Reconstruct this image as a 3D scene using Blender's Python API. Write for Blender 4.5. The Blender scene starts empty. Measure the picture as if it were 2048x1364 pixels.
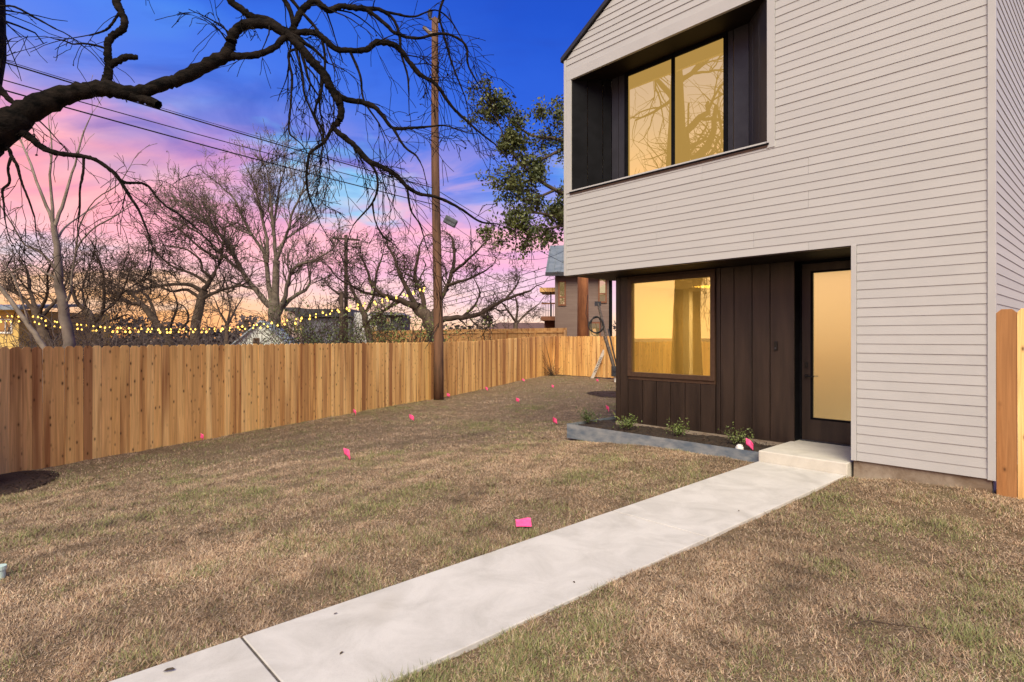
import bpy, math, random
import numpy as np
from mathutils import Vector, Matrix
R = math.radians
rng = np.random.default_rng(7)
random.seed(7)
scene = bpy.context.scene
col = scene.collection

# ------------------------------------------------------------------ camera
F, CX, HY, CAMH = 1150.0, 1024.0, 675.0, 1.56      # photo focal length / horizon (2048 px wide)
cam_d = bpy.data.cameras.new('camera')
cam = bpy.data.objects.new('camera', cam_d); col.objects.link(cam)
cam_d.sensor_width = 36; cam_d.lens = F / 2048 * 36
cam_d.shift_y = -(682 - HY) / 2048
cam_d.clip_start = 0.05; cam_d.clip_end = 4000
cam.location = (0, 0, CAMH); cam.rotation_euler = (R(90), 0, 0)
scene.camera = cam

# ------------------------------------------------------------------ exposure
scene.view_settings.view_transform = 'Standard'
scene.view_settings.look = 'None'
scene.view_settings.gamma = 1
scene.view_settings.use_curve_mapping = False
scene.view_settings.exposure = 2.05
scene.cycles.use_denoising = True
scene.cycles.max_bounces = 8
EK = 2 ** -2.05     # keeps glowing things at their photographed brightness under this exposure
SKY = 1.28 * EK
SUN_STRENGTH = 1.5
SUN_EL, SUN_AZ = R(45), R(-175)                     # broad soft light from behind the camera, azimuth from +Y
GLOW_AZ = R(-93)                                    # the sunset afterglow lies to the left

def lin(r, g, b, k=1.0):
    f = lambda c: (c / 255 / 12.92) if c / 255 <= 0.04045 else ((c / 255 + 0.055) / 1.055) ** 2.4
    return (f(r) * k, f(g) * k, f(b) * k, 1.0)

# ------------------------------------------------------------------ world
world = bpy.data.worlds.new('World'); scene.world = world; world.use_nodes = True
nt = world.node_tree; nt.nodes.clear()
def N(nt, t, **kw):
    n = nt.nodes.new(t)
    for k, v in kw.items():
        if k == 'inp':
            for kk, vv in v.items(): n.inputs[kk].default_value = vv
        else: setattr(n, k, v)
    return n
def ramp(nt, stops, interp='LINEAR'):
    n = nt.nodes.new('ShaderNodeValToRGB'); cr = n.color_ramp; cr.interpolation = interp
    while len(cr.elements) < len(stops): cr.elements.new(0.5)
    for e, (p, c) in zip(cr.elements, stops): e.position = p; e.color = c
    return n
def M(nt, op, a=None, b=None, c=None, clamp=False):
    n = nt.nodes.new('ShaderNodeMath'); n.operation = op; n.use_clamp = clamp
    for i, v in enumerate((a, b, c)):
        if v is None: continue
        if isinstance(v, (int, float)): n.inputs[i].default_value = v
        else: nt.links.new(v, n.inputs[i])
    return n.outputs[0]
def mixc(nt, fac, a, b, blend='MIX'):
    n = nt.nodes.new('ShaderNodeMix'); n.data_type = 'RGBA'; n.blend_type = blend
    for sock, v in ((n.inputs['Factor'], fac), (n.inputs['A'], a), (n.inputs['B'], b)):
        pass
    fs = n.inputs[0]; A = n.inputs[6]; B = n.inputs[7]
    for s, v in ((fs, fac), (A, a), (B, b)):
        if isinstance(v, (int, float, tuple)): s.default_value = v
        else: nt.links.new(v, s)
    return n.outputs[2]
def build_world():
    L = nt.links.new
    tc = N(nt, 'ShaderNodeTexCoord')
    nrm = N(nt, 'ShaderNodeVectorMath', operation='NORMALIZE'); L(tc.outputs['Generated'], nrm.inputs[0])
    sep = N(nt, 'ShaderNodeSeparateXYZ'); L(nrm.outputs[0], sep.inputs[0])
    x, y, z = sep.outputs
    g = (math.sin(GLOW_AZ), math.cos(GLOW_AZ))
    w = M(nt, 'ADD', M(nt, 'MULTIPLY', x, g[0]), M(nt, 'MULTIPLY', y, g[1]))
    den = M(nt, 'ADD', M(nt, 'MAXIMUM', z, 0.0), 0.16)
    comb = N(nt, 'ShaderNodeCombineXYZ')
    L(M(nt, 'DIVIDE', x, den), comb.inputs[0]); L(M(nt, 'DIVIDE', y, den), comb.inputs[1])
    def noise(scale, off, detail=5, dist=0.5, sc=(1, 1, 1)):
        mp = N(nt, 'ShaderNodeMapping'); mp.inputs['Location'].default_value = off; mp.inputs['Scale'].default_value = sc
        L(comb.outputs[0], mp.inputs[0])
        n = N(nt, 'ShaderNodeTexNoise', inp={'Scale': scale, 'Detail': detail, 'Roughness': 0.55, 'Distortion': dist})
        L(mp.outputs[0], n.inputs['Vector']); return n.outputs[0]
    n1 = noise(1.1, (3.1, 1.7, 0), sc=(0.7, 1.1, 1))
    n2 = noise(0.9, (8.3, -2.2, 4), 3, 0.3, (0.8, 1.2, 1))
    n3 = noise(3.2, (-4.0, 5.0, 2), 6, 0.8)
    el = M(nt, 'ADD', z, M(nt, 'MULTIPLY', M(nt, 'SUBTRACT', n1, 0.5), 0.22))
    el = M(nt, 'ADD', el, M(nt, 'MULTIPLY', M(nt, 'SUBTRACT', n3, 0.5), 0.07))
    lowmask = M(nt, 'MULTIPLY', z, 9.0, clamp=True)           # keep the horizon itself smooth
    elm = N(nt, 'ShaderNodeMix'); elm.data_type = 'FLOAT'
    L(lowmask, elm.inputs[0]); L(z, elm.inputs[2]); L(el, elm.inputs[3]); el = elm.outputs[0]
    warm = ramp(nt, [(0, lin(255, 158, 70)), (.03, lin(255, 176, 95)), (.065, lin(252, 198, 155)), (.10, lin(246, 190, 190)),
                     (.16, lin(250, 170, 182)), (.24, lin(255, 156, 160)), (.272, lin(222, 150, 188)), (.305, lin(140, 135, 208)), (.35, lin(80, 120, 222)),
                     (.43, lin(60, 116, 228)), (.55, lin(46, 98, 218)), (1, lin(24, 60, 165))])
    cool = ramp(nt, [(0, lin(252, 200, 155)), (.035, lin(248, 212, 195)), (.075, lin(236, 198, 214)), (.115, lin(226, 168, 208)), (.16, lin(240, 168, 198)), (.205, lin(172, 158, 220)),
                     (.245, lin(112, 142, 224)), (.30, lin(68, 114, 218)), (.38, lin(36, 88, 206)), (.48, lin(22, 74, 192)), (1, lin(14, 42, 140))])
    L(el, warm.inputs[0]); L(el, cool.inputs[0])
    wm = M(nt, 'MULTIPLY', M(nt, 'ADD', w, 0.04), 1.65, clamp=True)
    c = mixc(nt, wm, cool.outputs[0], warm.outputs[0])
    # cyan gaps between the clouds
    def gap(cx, cy_, rx, ry, k):
        dx = M(nt, 'DIVIDE', M(nt, 'SUBTRACT', M(nt, 'DIVIDE', x, den), cx), rx); dy = M(nt, 'DIVIDE', M(nt, 'SUBTRACT', M(nt, 'DIVIDE', y, den), cy_), ry)
        dd = M(nt, 'SQRT', M(nt, 'ADD', M(nt, 'MULTIPLY', dx, dx), M(nt, 'MULTIPLY', dy, dy)))
        q = M(nt, 'ADD', M(nt, 'SUBTRACT', 1.0, dd), M(nt, 'MULTIPLY', M(nt, 'SUBTRACT', n3, 0.5), 2.2))
        return M(nt, 'MULTIPLY', M(nt, 'MULTIPLY', q, 1.4, clamp=True), k)
    cy = M(nt, 'MAXIMUM', M(nt, 'MAXIMUM', gap(-.70, 2.35, .34, .50, 1.0), gap(.35, 2.1, .30, .30, .45)), gap(-2.3, 2.6, .5, .5, .5))
    cy = M(nt, 'MAXIMUM', cy, M(nt, 'MULTIPLY', M(nt, 'MULTIPLY', M(nt, 'SUBTRACT', n2, 0.60), 8.0, clamp=True), 0.35))
    c = mixc(nt, M(nt, 'MULTIPLY', cy, 0.72), c, lin(125, 205, 236))
    # brighter cloud edges low in the sky, darker cloud bellies higher up
    n4 = noise(2.3, (1.5, -7.0, 1), 7, 1.1, (.75, 1.25, 1))
    puff = M(nt, 'MULTIPLY', M(nt, 'MULTIPLY', M(nt, 'SUBTRACT', n4, 0.48), 6.0, clamp=True), M(nt, 'SUBTRACT', 1.0, M(nt, 'MULTIPLY', M(nt, 'ABSOLUTE', M(nt, 'SUBTRACT', z, .18)), 6.0), clamp=True))
    c = mixc(nt, M(nt, 'MULTIPLY', puff, 0.55), c, lin(255, 190, 186))
    belly = M(nt, 'MULTIPLY', M(nt, 'MULTIPLY', M(nt, 'SUBTRACT', 0.50, n4), 4.0, clamp=True), M(nt, 'MULTIPLY', M(nt, 'SUBTRACT', z, .12), 6.0, clamp=True))
    c = mixc(nt, M(nt, 'MULTIPLY', belly, 0.6), c, lin(34, 66, 172))
    # golden afterglow around the sunset
    gl = M(nt, 'POWER', M(nt, 'MAXIMUM', w, 0.0), 6.0)
    gz = M(nt, 'SUBTRACT', 1.0, M(nt, 'MULTIPLY', M(nt, 'ABSOLUTE', z), 1.1), clamp=True)
    c = mixc(nt, M(nt, 'MULTIPLY', M(nt, 'MULTIPLY', gl, gz), 0.9), c, (1.35, 0.95, 0.62, 1))
    sky = N(nt, 'ShaderNodeTexSky'); sky.sky_type = 'NISHITA'; sky.sun_disc = False
    sky.sun_elevation = SUN_EL; sky.sun_rotation = SUN_AZ
    b1 = N(nt, 'ShaderNodeBackground'); b1.inputs[1].default_value = SKY; L(c, b1.inputs[0])
    b2 = N(nt, 'ShaderNodeBackground'); b2.inputs[1].default_value = 0.05 * EK * 2; L(sky.outputs[0], b2.inputs[0])
    mx = N(nt, 'ShaderNodeMixShader'); mx.inputs[0].default_value = 0.07; L(b1.outputs[0], mx.inputs[1]); L(b2.outputs[0], mx.inputs[2])
    out = N(nt, 'ShaderNodeOutputWorld'); L(mx.outputs[0], out.inputs[0])
build_world()

# ------------------------------------------------------------------ sun
sd = bpy.data.lights.new('sun', 'SUN'); sd.energy = SUN_STRENGTH; sd.angle = R(45); sd.color = (1.0, 0.90, 0.66)
sun = bpy.data.objects.new('sun', sd); col.objects.link(sun)
S = Vector((math.sin(SUN_AZ) * math.cos(SUN_EL), math.cos(SUN_AZ) * math.cos(SUN_EL), math.sin(SUN_EL)))
sun.rotation_euler = S.to_track_quat('Z', 'Y').to_euler(); sun.location = (-20, -5, 15)

# ------------------------------------------------------------------ helpers
def tag(o, label=None, cat=None, group=None, kind=None):
    if label: o['label'] = label
    if cat: o['category'] = cat
    if group: o['group'] = group
    if kind: o['kind'] = kind
    return o
def empty(name, loc=(0, 0, 0), rz=0, parent=None):
    o = bpy.data.objects.new(name, None); col.objects.link(o)
    o.location = loc; o.rotation_euler = (0, 0, rz); o.empty_display_size = 0.2
    if parent: o.parent = parent
    return o
def link_mesh(name, me, parent=None, loc=(0, 0, 0), rz=0, scale=None):
    o = bpy.data.objects.new(name, me); col.objects.link(o)
    o.location = loc; o.rotation_euler = (0, 0, rz)
    if scale: o.scale = scale
    if parent: o.parent = parent
    return o
def np_mesh(name, V, Fc, mat=None, smooth=False):
    """V (n,3) array, Fc (m,k) array of equal-sided faces"""
    me = bpy.data.meshes.new(name)
    V = np.asarray(V, np.float32); Fc = np.asarray(Fc, np.int32); k = Fc.shape[1]
    me.vertices.add(len(V)); me.vertices.foreach_set('co', V.ravel())
    me.loops.add(Fc.size); me.loops.foreach_set('vertex_index', Fc.ravel())
    me.polygons.add(len(Fc)); me.polygons.foreach_set('loop_start', np.arange(0, Fc.size, k, dtype=np.int32))
    if smooth: me.polygons.foreach_set('use_smooth', np.ones(len(Fc), bool))
    me.update(calc_edges=True)
    if mat: me.materials.append(mat)
    return me
class MB:
    def __init__(s): s.v = []; s.f = []
    def box(s, a, b):
        x0, y0, z0 = [min(p, q) for p, q in zip(a, b)]; x1, y1, z1 = [max(p, q) for p, q in zip(a, b)]
        n = len(s.v)
        s.v += [(x0, y0, z0), (x1, y0, z0), (x1, y1, z0), (x0, y1, z0), (x0, y0, z1), (x1, y0, z1), (x1, y1, z1), (x0, y1, z1)]
        s.f += [tuple(n + i for i in q) for q in ((0, 3, 2, 1), (4, 5, 6, 7), (0, 1, 5, 4), (1, 2, 6, 5), (2, 3, 7, 6), (3, 0, 4, 7))]
        return s
    def hexa(s, p):      # 4 bottom + 4 top points
        n = len(s.v); s.v += [tuple(q) for q in p]
        s.f += [tuple(n + i for i in q) for q in ((0, 3, 2, 1), (4, 5, 6, 7), (0, 1, 5, 4), (1, 2, 6, 5), (2, 3, 7, 6), (3, 0, 4, 7))]
        return s
    def prism(s, poly, d):   # poly: list of 3D points (planar), extruded by vector d
        n = len(s.v); k = len(poly)
        s.v += [tuple(p) for p in poly] + [tuple(np.add(p, d)) for p in poly]
        s.f.append(tuple(n + i for i in range(k))); s.f.append(tuple(n + k + i for i in reversed(range(k))))
        for i in range(k):
            j = (i + 1) % k; s.f.append((n + i, n + k + i, n + k + j, n + j))
        return s
    def face(s, pts):
        n = len(s.v); s.v += [tuple(p) for p in pts]; s.f.append(tuple(range(n, n + len(pts)))); return s
    def tube(s, pts, rad, sides=8, caps=True):
        V, Q = tube_arr(np.array(pts, float), np.broadcast_to(np.asarray(rad, float), (len(pts),)), sides)
        n = len(s.v); s.v += [tuple(p) for p in V]; s.f += [tuple(int(n + i) for i in q) for q in Q]
        if caps:
            s.f.append(tuple(n + i for i in reversed(range(sides)))); m = n + len(V) - sides
            s.f.append(tuple(m + i for i in range(sides)))
        return s
    def mesh(s, name, mat, smooth=False, bevel=0):
        me = bpy.data.meshes.new(name); me.from_pydata(s.v, [], s.f)
        me.validate(); me.update()
        if mat: me.materials.append(mat)
        if smooth:
            for p in me.polygons: p.use_smooth = True
        if bevel:
            import bmesh
            bm = bmesh.new(); bm.from_mesh(me); bmesh.ops.recalc_face_normals(bm, faces=bm.faces)
            bmesh.ops.bevel(bm, geom=bm.edges[:], offset=bevel, segments=2, affect='EDGES', profile=0.5)
            bm.to_mesh(me); bm.free()
        return me
    def build(s, name, mat, parent=None, loc=(0, 0, 0), rz=0, smooth=False, bevel=0):
        return link_mesh(name, s.mesh(name, mat, smooth, bevel), parent, loc, rz)
def tube_arr(P, rad, sides):
    n = len(P)
    T = np.empty_like(P); T[1:-1] = P[2:] - P[:-2]; T[0] = P[1] - P[0]; T[-1] = P[-1] - P[-2]
    T /= np.linalg.norm(T, axis=1, keepdims=True) + 1e-9
    ref = np.array([0.31, 0.17, 0.94]) if abs(T[0, 2]) < 0.85 else np.array([0.9, 0.35, 0.1])
    A = np.cross(T, ref); A /= np.linalg.norm(A, axis=1, keepdims=True) + 1e-9
    B = np.cross(T, A)
    th = np.arange(sides) * 2 * np.pi / sides
    ring = A[:, None, :] * np.cos(th)[None, :, None] + B[:, None, :] * np.sin(th)[None, :, None]
    V = (P[:, None, :] + ring * rad[:, None, None]).reshape(-1, 3)
    i = np.arange(n - 1)[:, None] * sides; j = np.arange(sides)[None, :]; j2 = (j + 1) % sides
    Q = np.stack([i + j, i + j2, i + sides + j2, i + sides + j], -1).reshape(-1, 4)
    return V, Q
class TB:                                          # many tubes in one mesh
    def __init__(s): s.V = []; s.Q = []; s.n = 0; s.tips = []
    def tube(s, P, rad, sides):
        V, Q = tube_arr(P, rad, sides); s.V.append(V); s.Q.append(Q + s.n); s.n += len(V)
    def mesh(s, name, mat): return np_mesh(name, np.concatenate(s.V), np.concatenate(s.Q), mat, True)
    def build(s, name, mat, parent=None):
        return link_mesh(name, s.mesh(name, mat), parent) if s.V else None
def leaf_mesh(name, C, size, mat, flat=0.0, aspect=0.55):
    """diamond leaves at centres C"""
    n = len(C); a = rng.normal(size=(n, 3)); a[:, 2] *= (1 - flat); a /= np.linalg.norm(a, axis=1, keepdims=True)
    b = np.cross(a, rng.normal(size=(n, 3))); b /= np.linalg.norm(b, axis=1, keepdims=True)
    s = (size * rng.uniform(0.6, 1.25, n))[:, None]
    V = np.stack([C - a * s * .5, C + b * s * .5 * aspect, C + a * s * .5, C - b * s * .5 * aspect], 1).reshape(-1, 3)
    return np_mesh(name, V, np.arange(4 * n).reshape(-1, 4), mat)

# ------------------------------------------------------------------ materials
MATS = {}
def pm(name, c1, c2=None, scale=8, rough=0.8, bump=0.0, bscale=None, stretch=(1, 1, 1), detail=5, metal=0, spec=0.4, rnd=0.0, lo=.35, hi=.65):
    m = bpy.data.materials.new(name); m.use_nodes = True; t = m.node_tree; L = t.links.new
    bs = t.nodes['Principled BSDF']; bs.inputs['Roughness'].default_value = rough; bs.inputs['Metallic'].default_value = metal
    bs.inputs['Specular IOR Level'].default_value = spec
    if c2 is None: bs.inputs['Base Color'].default_value = c1
    tc = N(t, 'ShaderNodeTexCoord'); oi = N(t, 'ShaderNodeObjectInfo')
    off = N(t, 'ShaderNodeVectorMath', operation='ADD'); sc = N(t, 'ShaderNodeVectorMath', operation='SCALE')
    sc.inputs[0].default_value = (37.0, 53.0, 71.0); L(oi.outputs['Random'], sc.inputs['Scale'])
    L(tc.outputs['Object'], off.inputs[0]); L(sc.outputs[0], off.inputs[1])
    mp = N(t, 'ShaderNodeMapping'); mp.inputs['Scale'].default_value = stretch; L(off.outputs[0], mp.inputs[0])
    if c2 is not None:
        n = N(t, 'ShaderNodeTexNoise', inp={'Scale': scale, 'Detail': detail, 'Roughness': 0.6}); L(mp.outputs[0], n.inputs['Vector'])
        r = ramp(t, [(lo, c1), (hi, c2)]); L(n.outputs[0], r.inputs[0]); c = r.outputs[0]
        if rnd:
            hsv = N(t, 'ShaderNodeHueSaturation'); L(c, hsv.inputs['Color'])
            L(M(t, 'ADD', 1 - rnd, M(t, 'MULTIPLY', oi.outputs['Random'], 2 * rnd)), hsv.inputs['Value']); c = hsv.outputs[0]
        L(c, bs.inputs['Base Color'])
    if bump:
        n2 = N(t, 'ShaderNodeTexNoise', inp={'Scale': bscale or scale * 4, 'Detail': 5, 'Roughness': 0.65}); L(mp.outputs[0], n2.inputs['Vector'])
        bp = N(t, 'ShaderNodeBump', inp={'Strength': bump, 'Distance': 0.02}); L(n2.outputs[0], bp.inputs['Height']); L(bp.outputs[0], bs.inputs['Normal'])
    MATS[name] = m; return m
def emis(name, c, k):
    m = bpy.data.materials.new(name); m.use_nodes = True; t = m.node_tree; t.nodes.clear()
    e = N(t, 'ShaderNodeEmission'); e.inputs[0].default_value = c; e.inputs[1].default_value = k * EK
    o = N(t, 'ShaderNodeOutputMaterial'); t.links.new(e.outputs[0], o.inputs[0]); return m
def glassy(name, glow, gk, refl=0.45, tint=(1, .86, .62, 1), rough=0.0, through=0.0, wav=0.0):
    """lit window pane: part mirror, part glow from the lit room, part see-through"""
    m = bpy.data.materials.new(name); m.use_nodes = True; t = m.node_tree; t.nodes.clear(); L = t.links.new
    g = N(t, 'ShaderNodeBsdfGlossy'); g.inputs['Color'].default_value = tint; g.inputs['Roughness'].default_value = rough
    e = N(t, 'ShaderNodeEmission'); e.inputs[0].default_value = glow; e.inputs[1].default_value = gk * EK
    tr = N(t, 'ShaderNodeBsdfTransparent'); tr.inputs[0].default_value = (1, .9, .7, 1)
    m1 = N(t, 'ShaderNodeMixShader'); m1.inputs[0].default_value = through; L(e.outputs[0], m1.inputs[1]); L(tr.outputs[0], m1.inputs[2])
    m2 = N(t, 'ShaderNodeMixShader'); m2.inputs[0].default_value = refl; L(m1.outputs[0], m2.inputs[1]); L(g.outputs[0], m2.inputs[2])
    if wav:
        n = N(t, 'ShaderNodeTexNoise', inp={'Scale': 1.5, 'Detail': 2}); tc = N(t, 'ShaderNodeTexCoord'); L(tc.outputs['Object'], n.inputs['Vector'])
        bp = N(t, 'ShaderNodeBump', inp={'Strength': wav, 'Distance': 0.02}); L(n.outputs[0], bp.inputs['Height']); L(bp.outputs[0], g.inputs['Normal'])
    o = N(t, 'ShaderNodeOutputMaterial'); L(m2.outputs[0], o.inputs[0]); return m

def wood_mat(name, stops, knot=True, dirt=0.0):
    """cedar: colour picked per board, grain along local Z, knots"""
    m = bpy.data.materials.new(name); m.use_nodes = True; t = m.node_tree; L = t.links.new
    bs = t.nodes['Principled BSDF']; bs.inputs['Roughness'].default_value = 0.75; bs.inputs['Specular IOR Level'].default_value = 0.25
    tc = N(t, 'ShaderNodeTexCoord'); oi = N(t, 'ShaderNodeObjectInfo')
    sc = N(t, 'ShaderNodeVectorMath', operation='SCALE'); sc.inputs[0].default_value = (31.0, 17.0, 43.0); L(oi.outputs['Random'], sc.inputs['Scale'])
    off = N(t, 'ShaderNodeVectorMath', operation='ADD'); L(tc.outputs['Object'], off.inputs[0]); L(sc.outputs[0], off.inputs[1])
    base = ramp(t, stops, 'LINEAR'); L(oi.outputs['Random'], base.inputs[0])
    mp = N(t, 'ShaderNodeMapping'); mp.inputs['Scale'].default_value = (14, 14, 0.55); L(off.outputs[0], mp.inputs[0])
    n = N(t, 'ShaderNodeTexNoise', inp={'Scale': 1.6, 'Detail': 6, 'Roughness': 0.6, 'Distortion': 1.2}); L(mp.outputs[0], n.inputs['Vector'])
    # heartwood streak across part of the board
    mp2 = N(t, 'ShaderNodeMapping'); mp2.inputs['Scale'].default_value = (7, 7, 0.35); L(off.outputs[0], mp2.inputs[0])
    n2 = N(t, 'ShaderNodeTexNoise', inp={'Scale': 1.0, 'Detail': 2, 'Roughness': 0.4}); L(mp2.outputs[0], n2.inputs['Vector'])
    c = mixc(t, M(t, 'MULTIPLY', M(t, 'SUBTRACT', n2.outputs[0], 0.50), 4.5, clamp=True), base.outputs[0], (0.36, 0.155, 0.052, 1))
    g = ramp(t, [(.3, (.74, .70, .66, 1)), (.65, (1.14, 1.12, 1.1, 1))]); L(n.outputs[0], g.inputs[0])
    c = mixc(t, 1.0, c, g.outputs[0], 'MULTIPLY')
    if knot:
        mp3 = N(t, 'ShaderNodeMapping'); mp3.inputs['Scale'].default_value = (11, 1.0, 6.0); L(off.outputs[0], mp3.inputs[0])
        v = N(t, 'ShaderNodeTexVoronoi', inp={'Scale': 1.0, 'Randomness': 1.0}); L(mp3.outputs[0], v.inputs['Vector'])
        k = ramp(t, [(0.09, (1, 1, 1, 1)), (0.17, (.28, .28, .28, 1)), (0.28, (0, 0, 0, 1))]); L(v.outputs['Distance'], k.inputs[0])
        sel = M(t, 'GREATER_THAN', N_sep(t, v.outputs['Color']), 0.25)
        c = mixc(t, M(t, 'MULTIPLY', M(t, 'MULTIPLY', k.outputs[0], sel), 0.85), c, (0.055, 0.022, 0.008, 1))
    bp = N(t, 'ShaderNodeBump', inp={'Strength': 0.25, 'Distance': 0.006}); L(n.outputs[0], bp.inputs['Height']); L(bp.outputs[0], bs.inputs['Normal'])
    L(c, bs.inputs['Base Color']); MATS[name] = m; return m
def N_sep(t, s):
    n = N(t, 'ShaderNodeSeparateColor'); t.links.new(s, n.inputs[0]); return n.outputs[0]

CEDAR = wood_mat('cedar', [(0, (.34, .16, .06, 1)), (.08, (.58, .31, .12, 1)), (.2, (.90, .56, .20, 1)), (.35, (.72, .40, .135, 1)), (.5, (.95, .63, .25, 1)), (.65, (.66, .355, .115, 1)), (.8, (.92, .59, .215, 1)), (.92, (.80, .48, .165, 1)), (1, (.38, .18, .065, 1))])
CEDAR2 = wood_mat('cedar_gold', [(0, (.58, .34, .13, 1)), (.5, (.68, .43, .19, 1)), (1, (.55, .31, .12, 1))], knot=False)
SIDING = pm('siding_paint', (.422, .412, .400, 1), (.448, .437, .424, 1), 3, 0.6, bump=0.10, bscale=120, rnd=0.012)
TRIM = pm('trim_paint', (.43, .42, .408, 1), (.457, .446, .433, 1), 4, 0.55)
DARKWOOD = pm('dark_stained_wood', (.016, .010, .0068, 1), (.040, .025, .017, 1), 1.2, 0.36, bump=0.3, bscale=60, stretch=(6, 6, .6), rnd=0.10, spec=0.5)
FRAMEW = pm('brown_frame', (.060, .033, .020, 1), (.085, .048, .029, 1), 3, 0.4, stretch=(8, 8, 8))
BLACK = pm('black_metal', (.0055, .0055, .0065, 1), (.009, .009, .011, 1), 5, 0.6, spec=0.04, rnd=0.08)
DARKM = pm('charcoal_metal', (.028, .028, .034, 1), (.038, .038, .046, 1), 4, 0.4, spec=0.3, rnd=0.1)
SOFF = pm('soffit_shade_black', (.007, .0045, .0035, 1), (.013, .008, .006, 1), 2, 0.6, spec=.2)  # shade under soffit and recess ceiling is put into this colour
HARD = pm('hardware', (.008, .008, .008, 1), None, rough=0.35)
ROOF = pm('roof_metal', (.02, .02, .022, 1), (.03, .03, .034, 1), 5, 0.5)
CONC = None
INT = pm('interior_wall', (.50, .40, .22, 1), (.54, .43, .25, 1), 2, 0.8)
WHITE = pm('white_paint', (.75, .73, .68, 1), (.78, .76, .72, 1), 6, 0.6)
SOIL = pm('planting_soil', (.020, .013, .008, 1), (.055, .036, .022, 1), 14, 0.95, bump=1.0, bscale=40)
MULCH = pm('mulch', (.018, .010, .007, 1), (.07, .036, .024, 1), 30, 0.95, bump=1.0, bscale=70)
STEEL = pm('steel_edging', (.11, .14, .175, 1), (.27, .28, .28, 1), 4, 0.55, bump=0.1, metal=0.1, stretch=(1, 1, 2.5))
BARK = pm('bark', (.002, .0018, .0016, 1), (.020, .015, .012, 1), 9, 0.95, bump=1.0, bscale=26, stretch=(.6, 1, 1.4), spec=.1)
BARK2 = pm('grey_brown_bark', (.045, .030, .020, 1), (.12, .085, .060, 1), 3, 0.9)
BARK3 = pm('pale_bark', (.12, .095, .072, 1), (.26, .21, .165, 1), 3, 0.85)
BARK4 = pm('grey_bark', (.075, .058, .044, 1), (.17, .135, .105, 1), 3, 0.9)
BARKT = pm('twig_bark', (.030, .019, .012, 1), (.07, .045, .03, 1), 3, 0.9)
POLE = pm('creosote_pole', (.055, .028, .016, 1), (.17, .085, .046, 1), 6, 0.85, bump=0.5, bscale=30, stretch=(1, 1, .12))
POLED = pm('dark_pole', (.035, .022, .016, 1), (.075, .048, .034, 1), 6, 0.9, stretch=(1, 1, .2))
WIRE = pm('cable', (.015, .015, .016, 1), None, rough=0.6)
PINK = pm('pink_flag', (.90, .075, .22, 1), (.98, .12, .32, 1), 20, 0.45)
def leafmat(name, c1, c2):
    m = pm(name, c1, c2, 1.2, 0.55, detail=2); bs = m.node_tree.nodes['Principled BSDF']
    bs.inputs['Subsurface Weight'].default_value = 0.0; bs.inputs['Transmission Weight'].default_value = 0.0
    return m
LEAF = leafmat('oak_leaf', (.032, .046, .010, 1), (.125, .135, .036, 1))
LEAFG = leafmat('shrub_leaf', (.045, .075, .018, 1), (.13, .16, .045, 1))
LEAFB = leafmat('brown_leaf', (.05, .033, .016, 1), (.12, .08, .035, 1))
LEAFY = leafmat('yellow_green_leaf', (.10, .14, .03, 1), (.22, .25, .07, 1))

# ------------------------------------------------------------------ photo -> place
def ray(x, y): return np.array([(x - CX) / F, 1.0, (HY - y) / F])
def at(x, y, D): return np.array([0, 0, CAMH]) + ray(x, y) * D
_n = math.hypot(1054, 1150)
Ux = np.array([1054, -1150]) / _n                   # house x axis (left -> right along the front)
Vx = np.array([1150, 1054]) / _n                    # house y axis (into the house)
HC = np.array([(1987 - CX) / F * 5.63, 5.63])       # near right-hand corner of the house
HROT = math.atan2(Ux[1], Ux[0])
def to_house(x, y):
    d0 = np.asarray(x) - HC[0]; d1 = np.asarray(y) - HC[1]
    return d0 * Ux[0] + d1 * Ux[1], d0 * Vx[0] + d1 * Vx[1]
def from_house(a, b): return HC[0] + a * Ux[0] + b * Vx[0], HC[1] + a * Ux[1] + b * Vx[1]
def hp(x, y, b):                                    # photo pixel -> (x, z) on the house plane at depth b
    d = ray(x, y); t = (HC @ Vx + b) / (d[0] * Vx[0] + d[1] * Vx[1])
    p = d * t; return float((p[:2] - HC) @ Ux), float(CAMH + p[2])
FP0 = np.array([-1024 / F * 8.42, 8.42]); FK = np.array([562.0, F]); FK /= np.linalg.norm(FK)   # left fence line
FN = np.array([FK[1], -FK[0]])                      # towards the yard
FEND = FP0 + FK * 21.47
def sstep(e0, e1, x):
    t = np.clip((np.asarray(x, float) - e0) / (e1 - e0), 0, 1); return t * t * (3 - 2 * t)
def terrain(x, y, bumps=True):
    x = np.asarray(x, float); y = np.asarray(y, float)
    a, b = to_house(x, y)
    z = -0.035 + 0.006 * np.clip(b, -12, 0)
    z = z - 0.39 * sstep(-2.6, -10.0, a) * (1 - 0.5 * sstep(19, 27, y))
    df = (x - FP0[0]) * FN[0] + (y - FP0[1]) * FN[1]            # >0 inside the yard
    z = z - np.clip(-df - 1, 0, 40) * 0.03
    z = z + .055 * sstep(-1.22, -.75, a) * sstep(-1.6, -.1, b) * (1 - sstep(-.1, 1.0, a) * .6)
    if bumps:
        m = np.exp(-np.maximum(0, np.hypot(x, y - 10) - 18) / 6)
        z = z + m * (0.010 * np.sin(3.1 * x + 1.3 * y + 2 * np.sin(.7 * y)) * np.sin(2.3 * y - 1.1 * x) + 0.007 * np.sin(7.3 * x + 2.1 * y) * np.sin(5.9 * y - 3.3 * x + 1))
    return z
def on_ground(x, y):                                # photo pixel -> point on the terrain
    d = ray(x, y); lo, hi = 0.5, 120.0
    for t in np.arange(1.0, 120, 0.05):
        p = d * t
        if CAMH + p[2] <= terrain(p[0], p[1], False): return np.array([p[0], p[1], float(terrain(p[0], p[1]))])
    return np.array([*(d * 60)[:2], -0.5])

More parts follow.
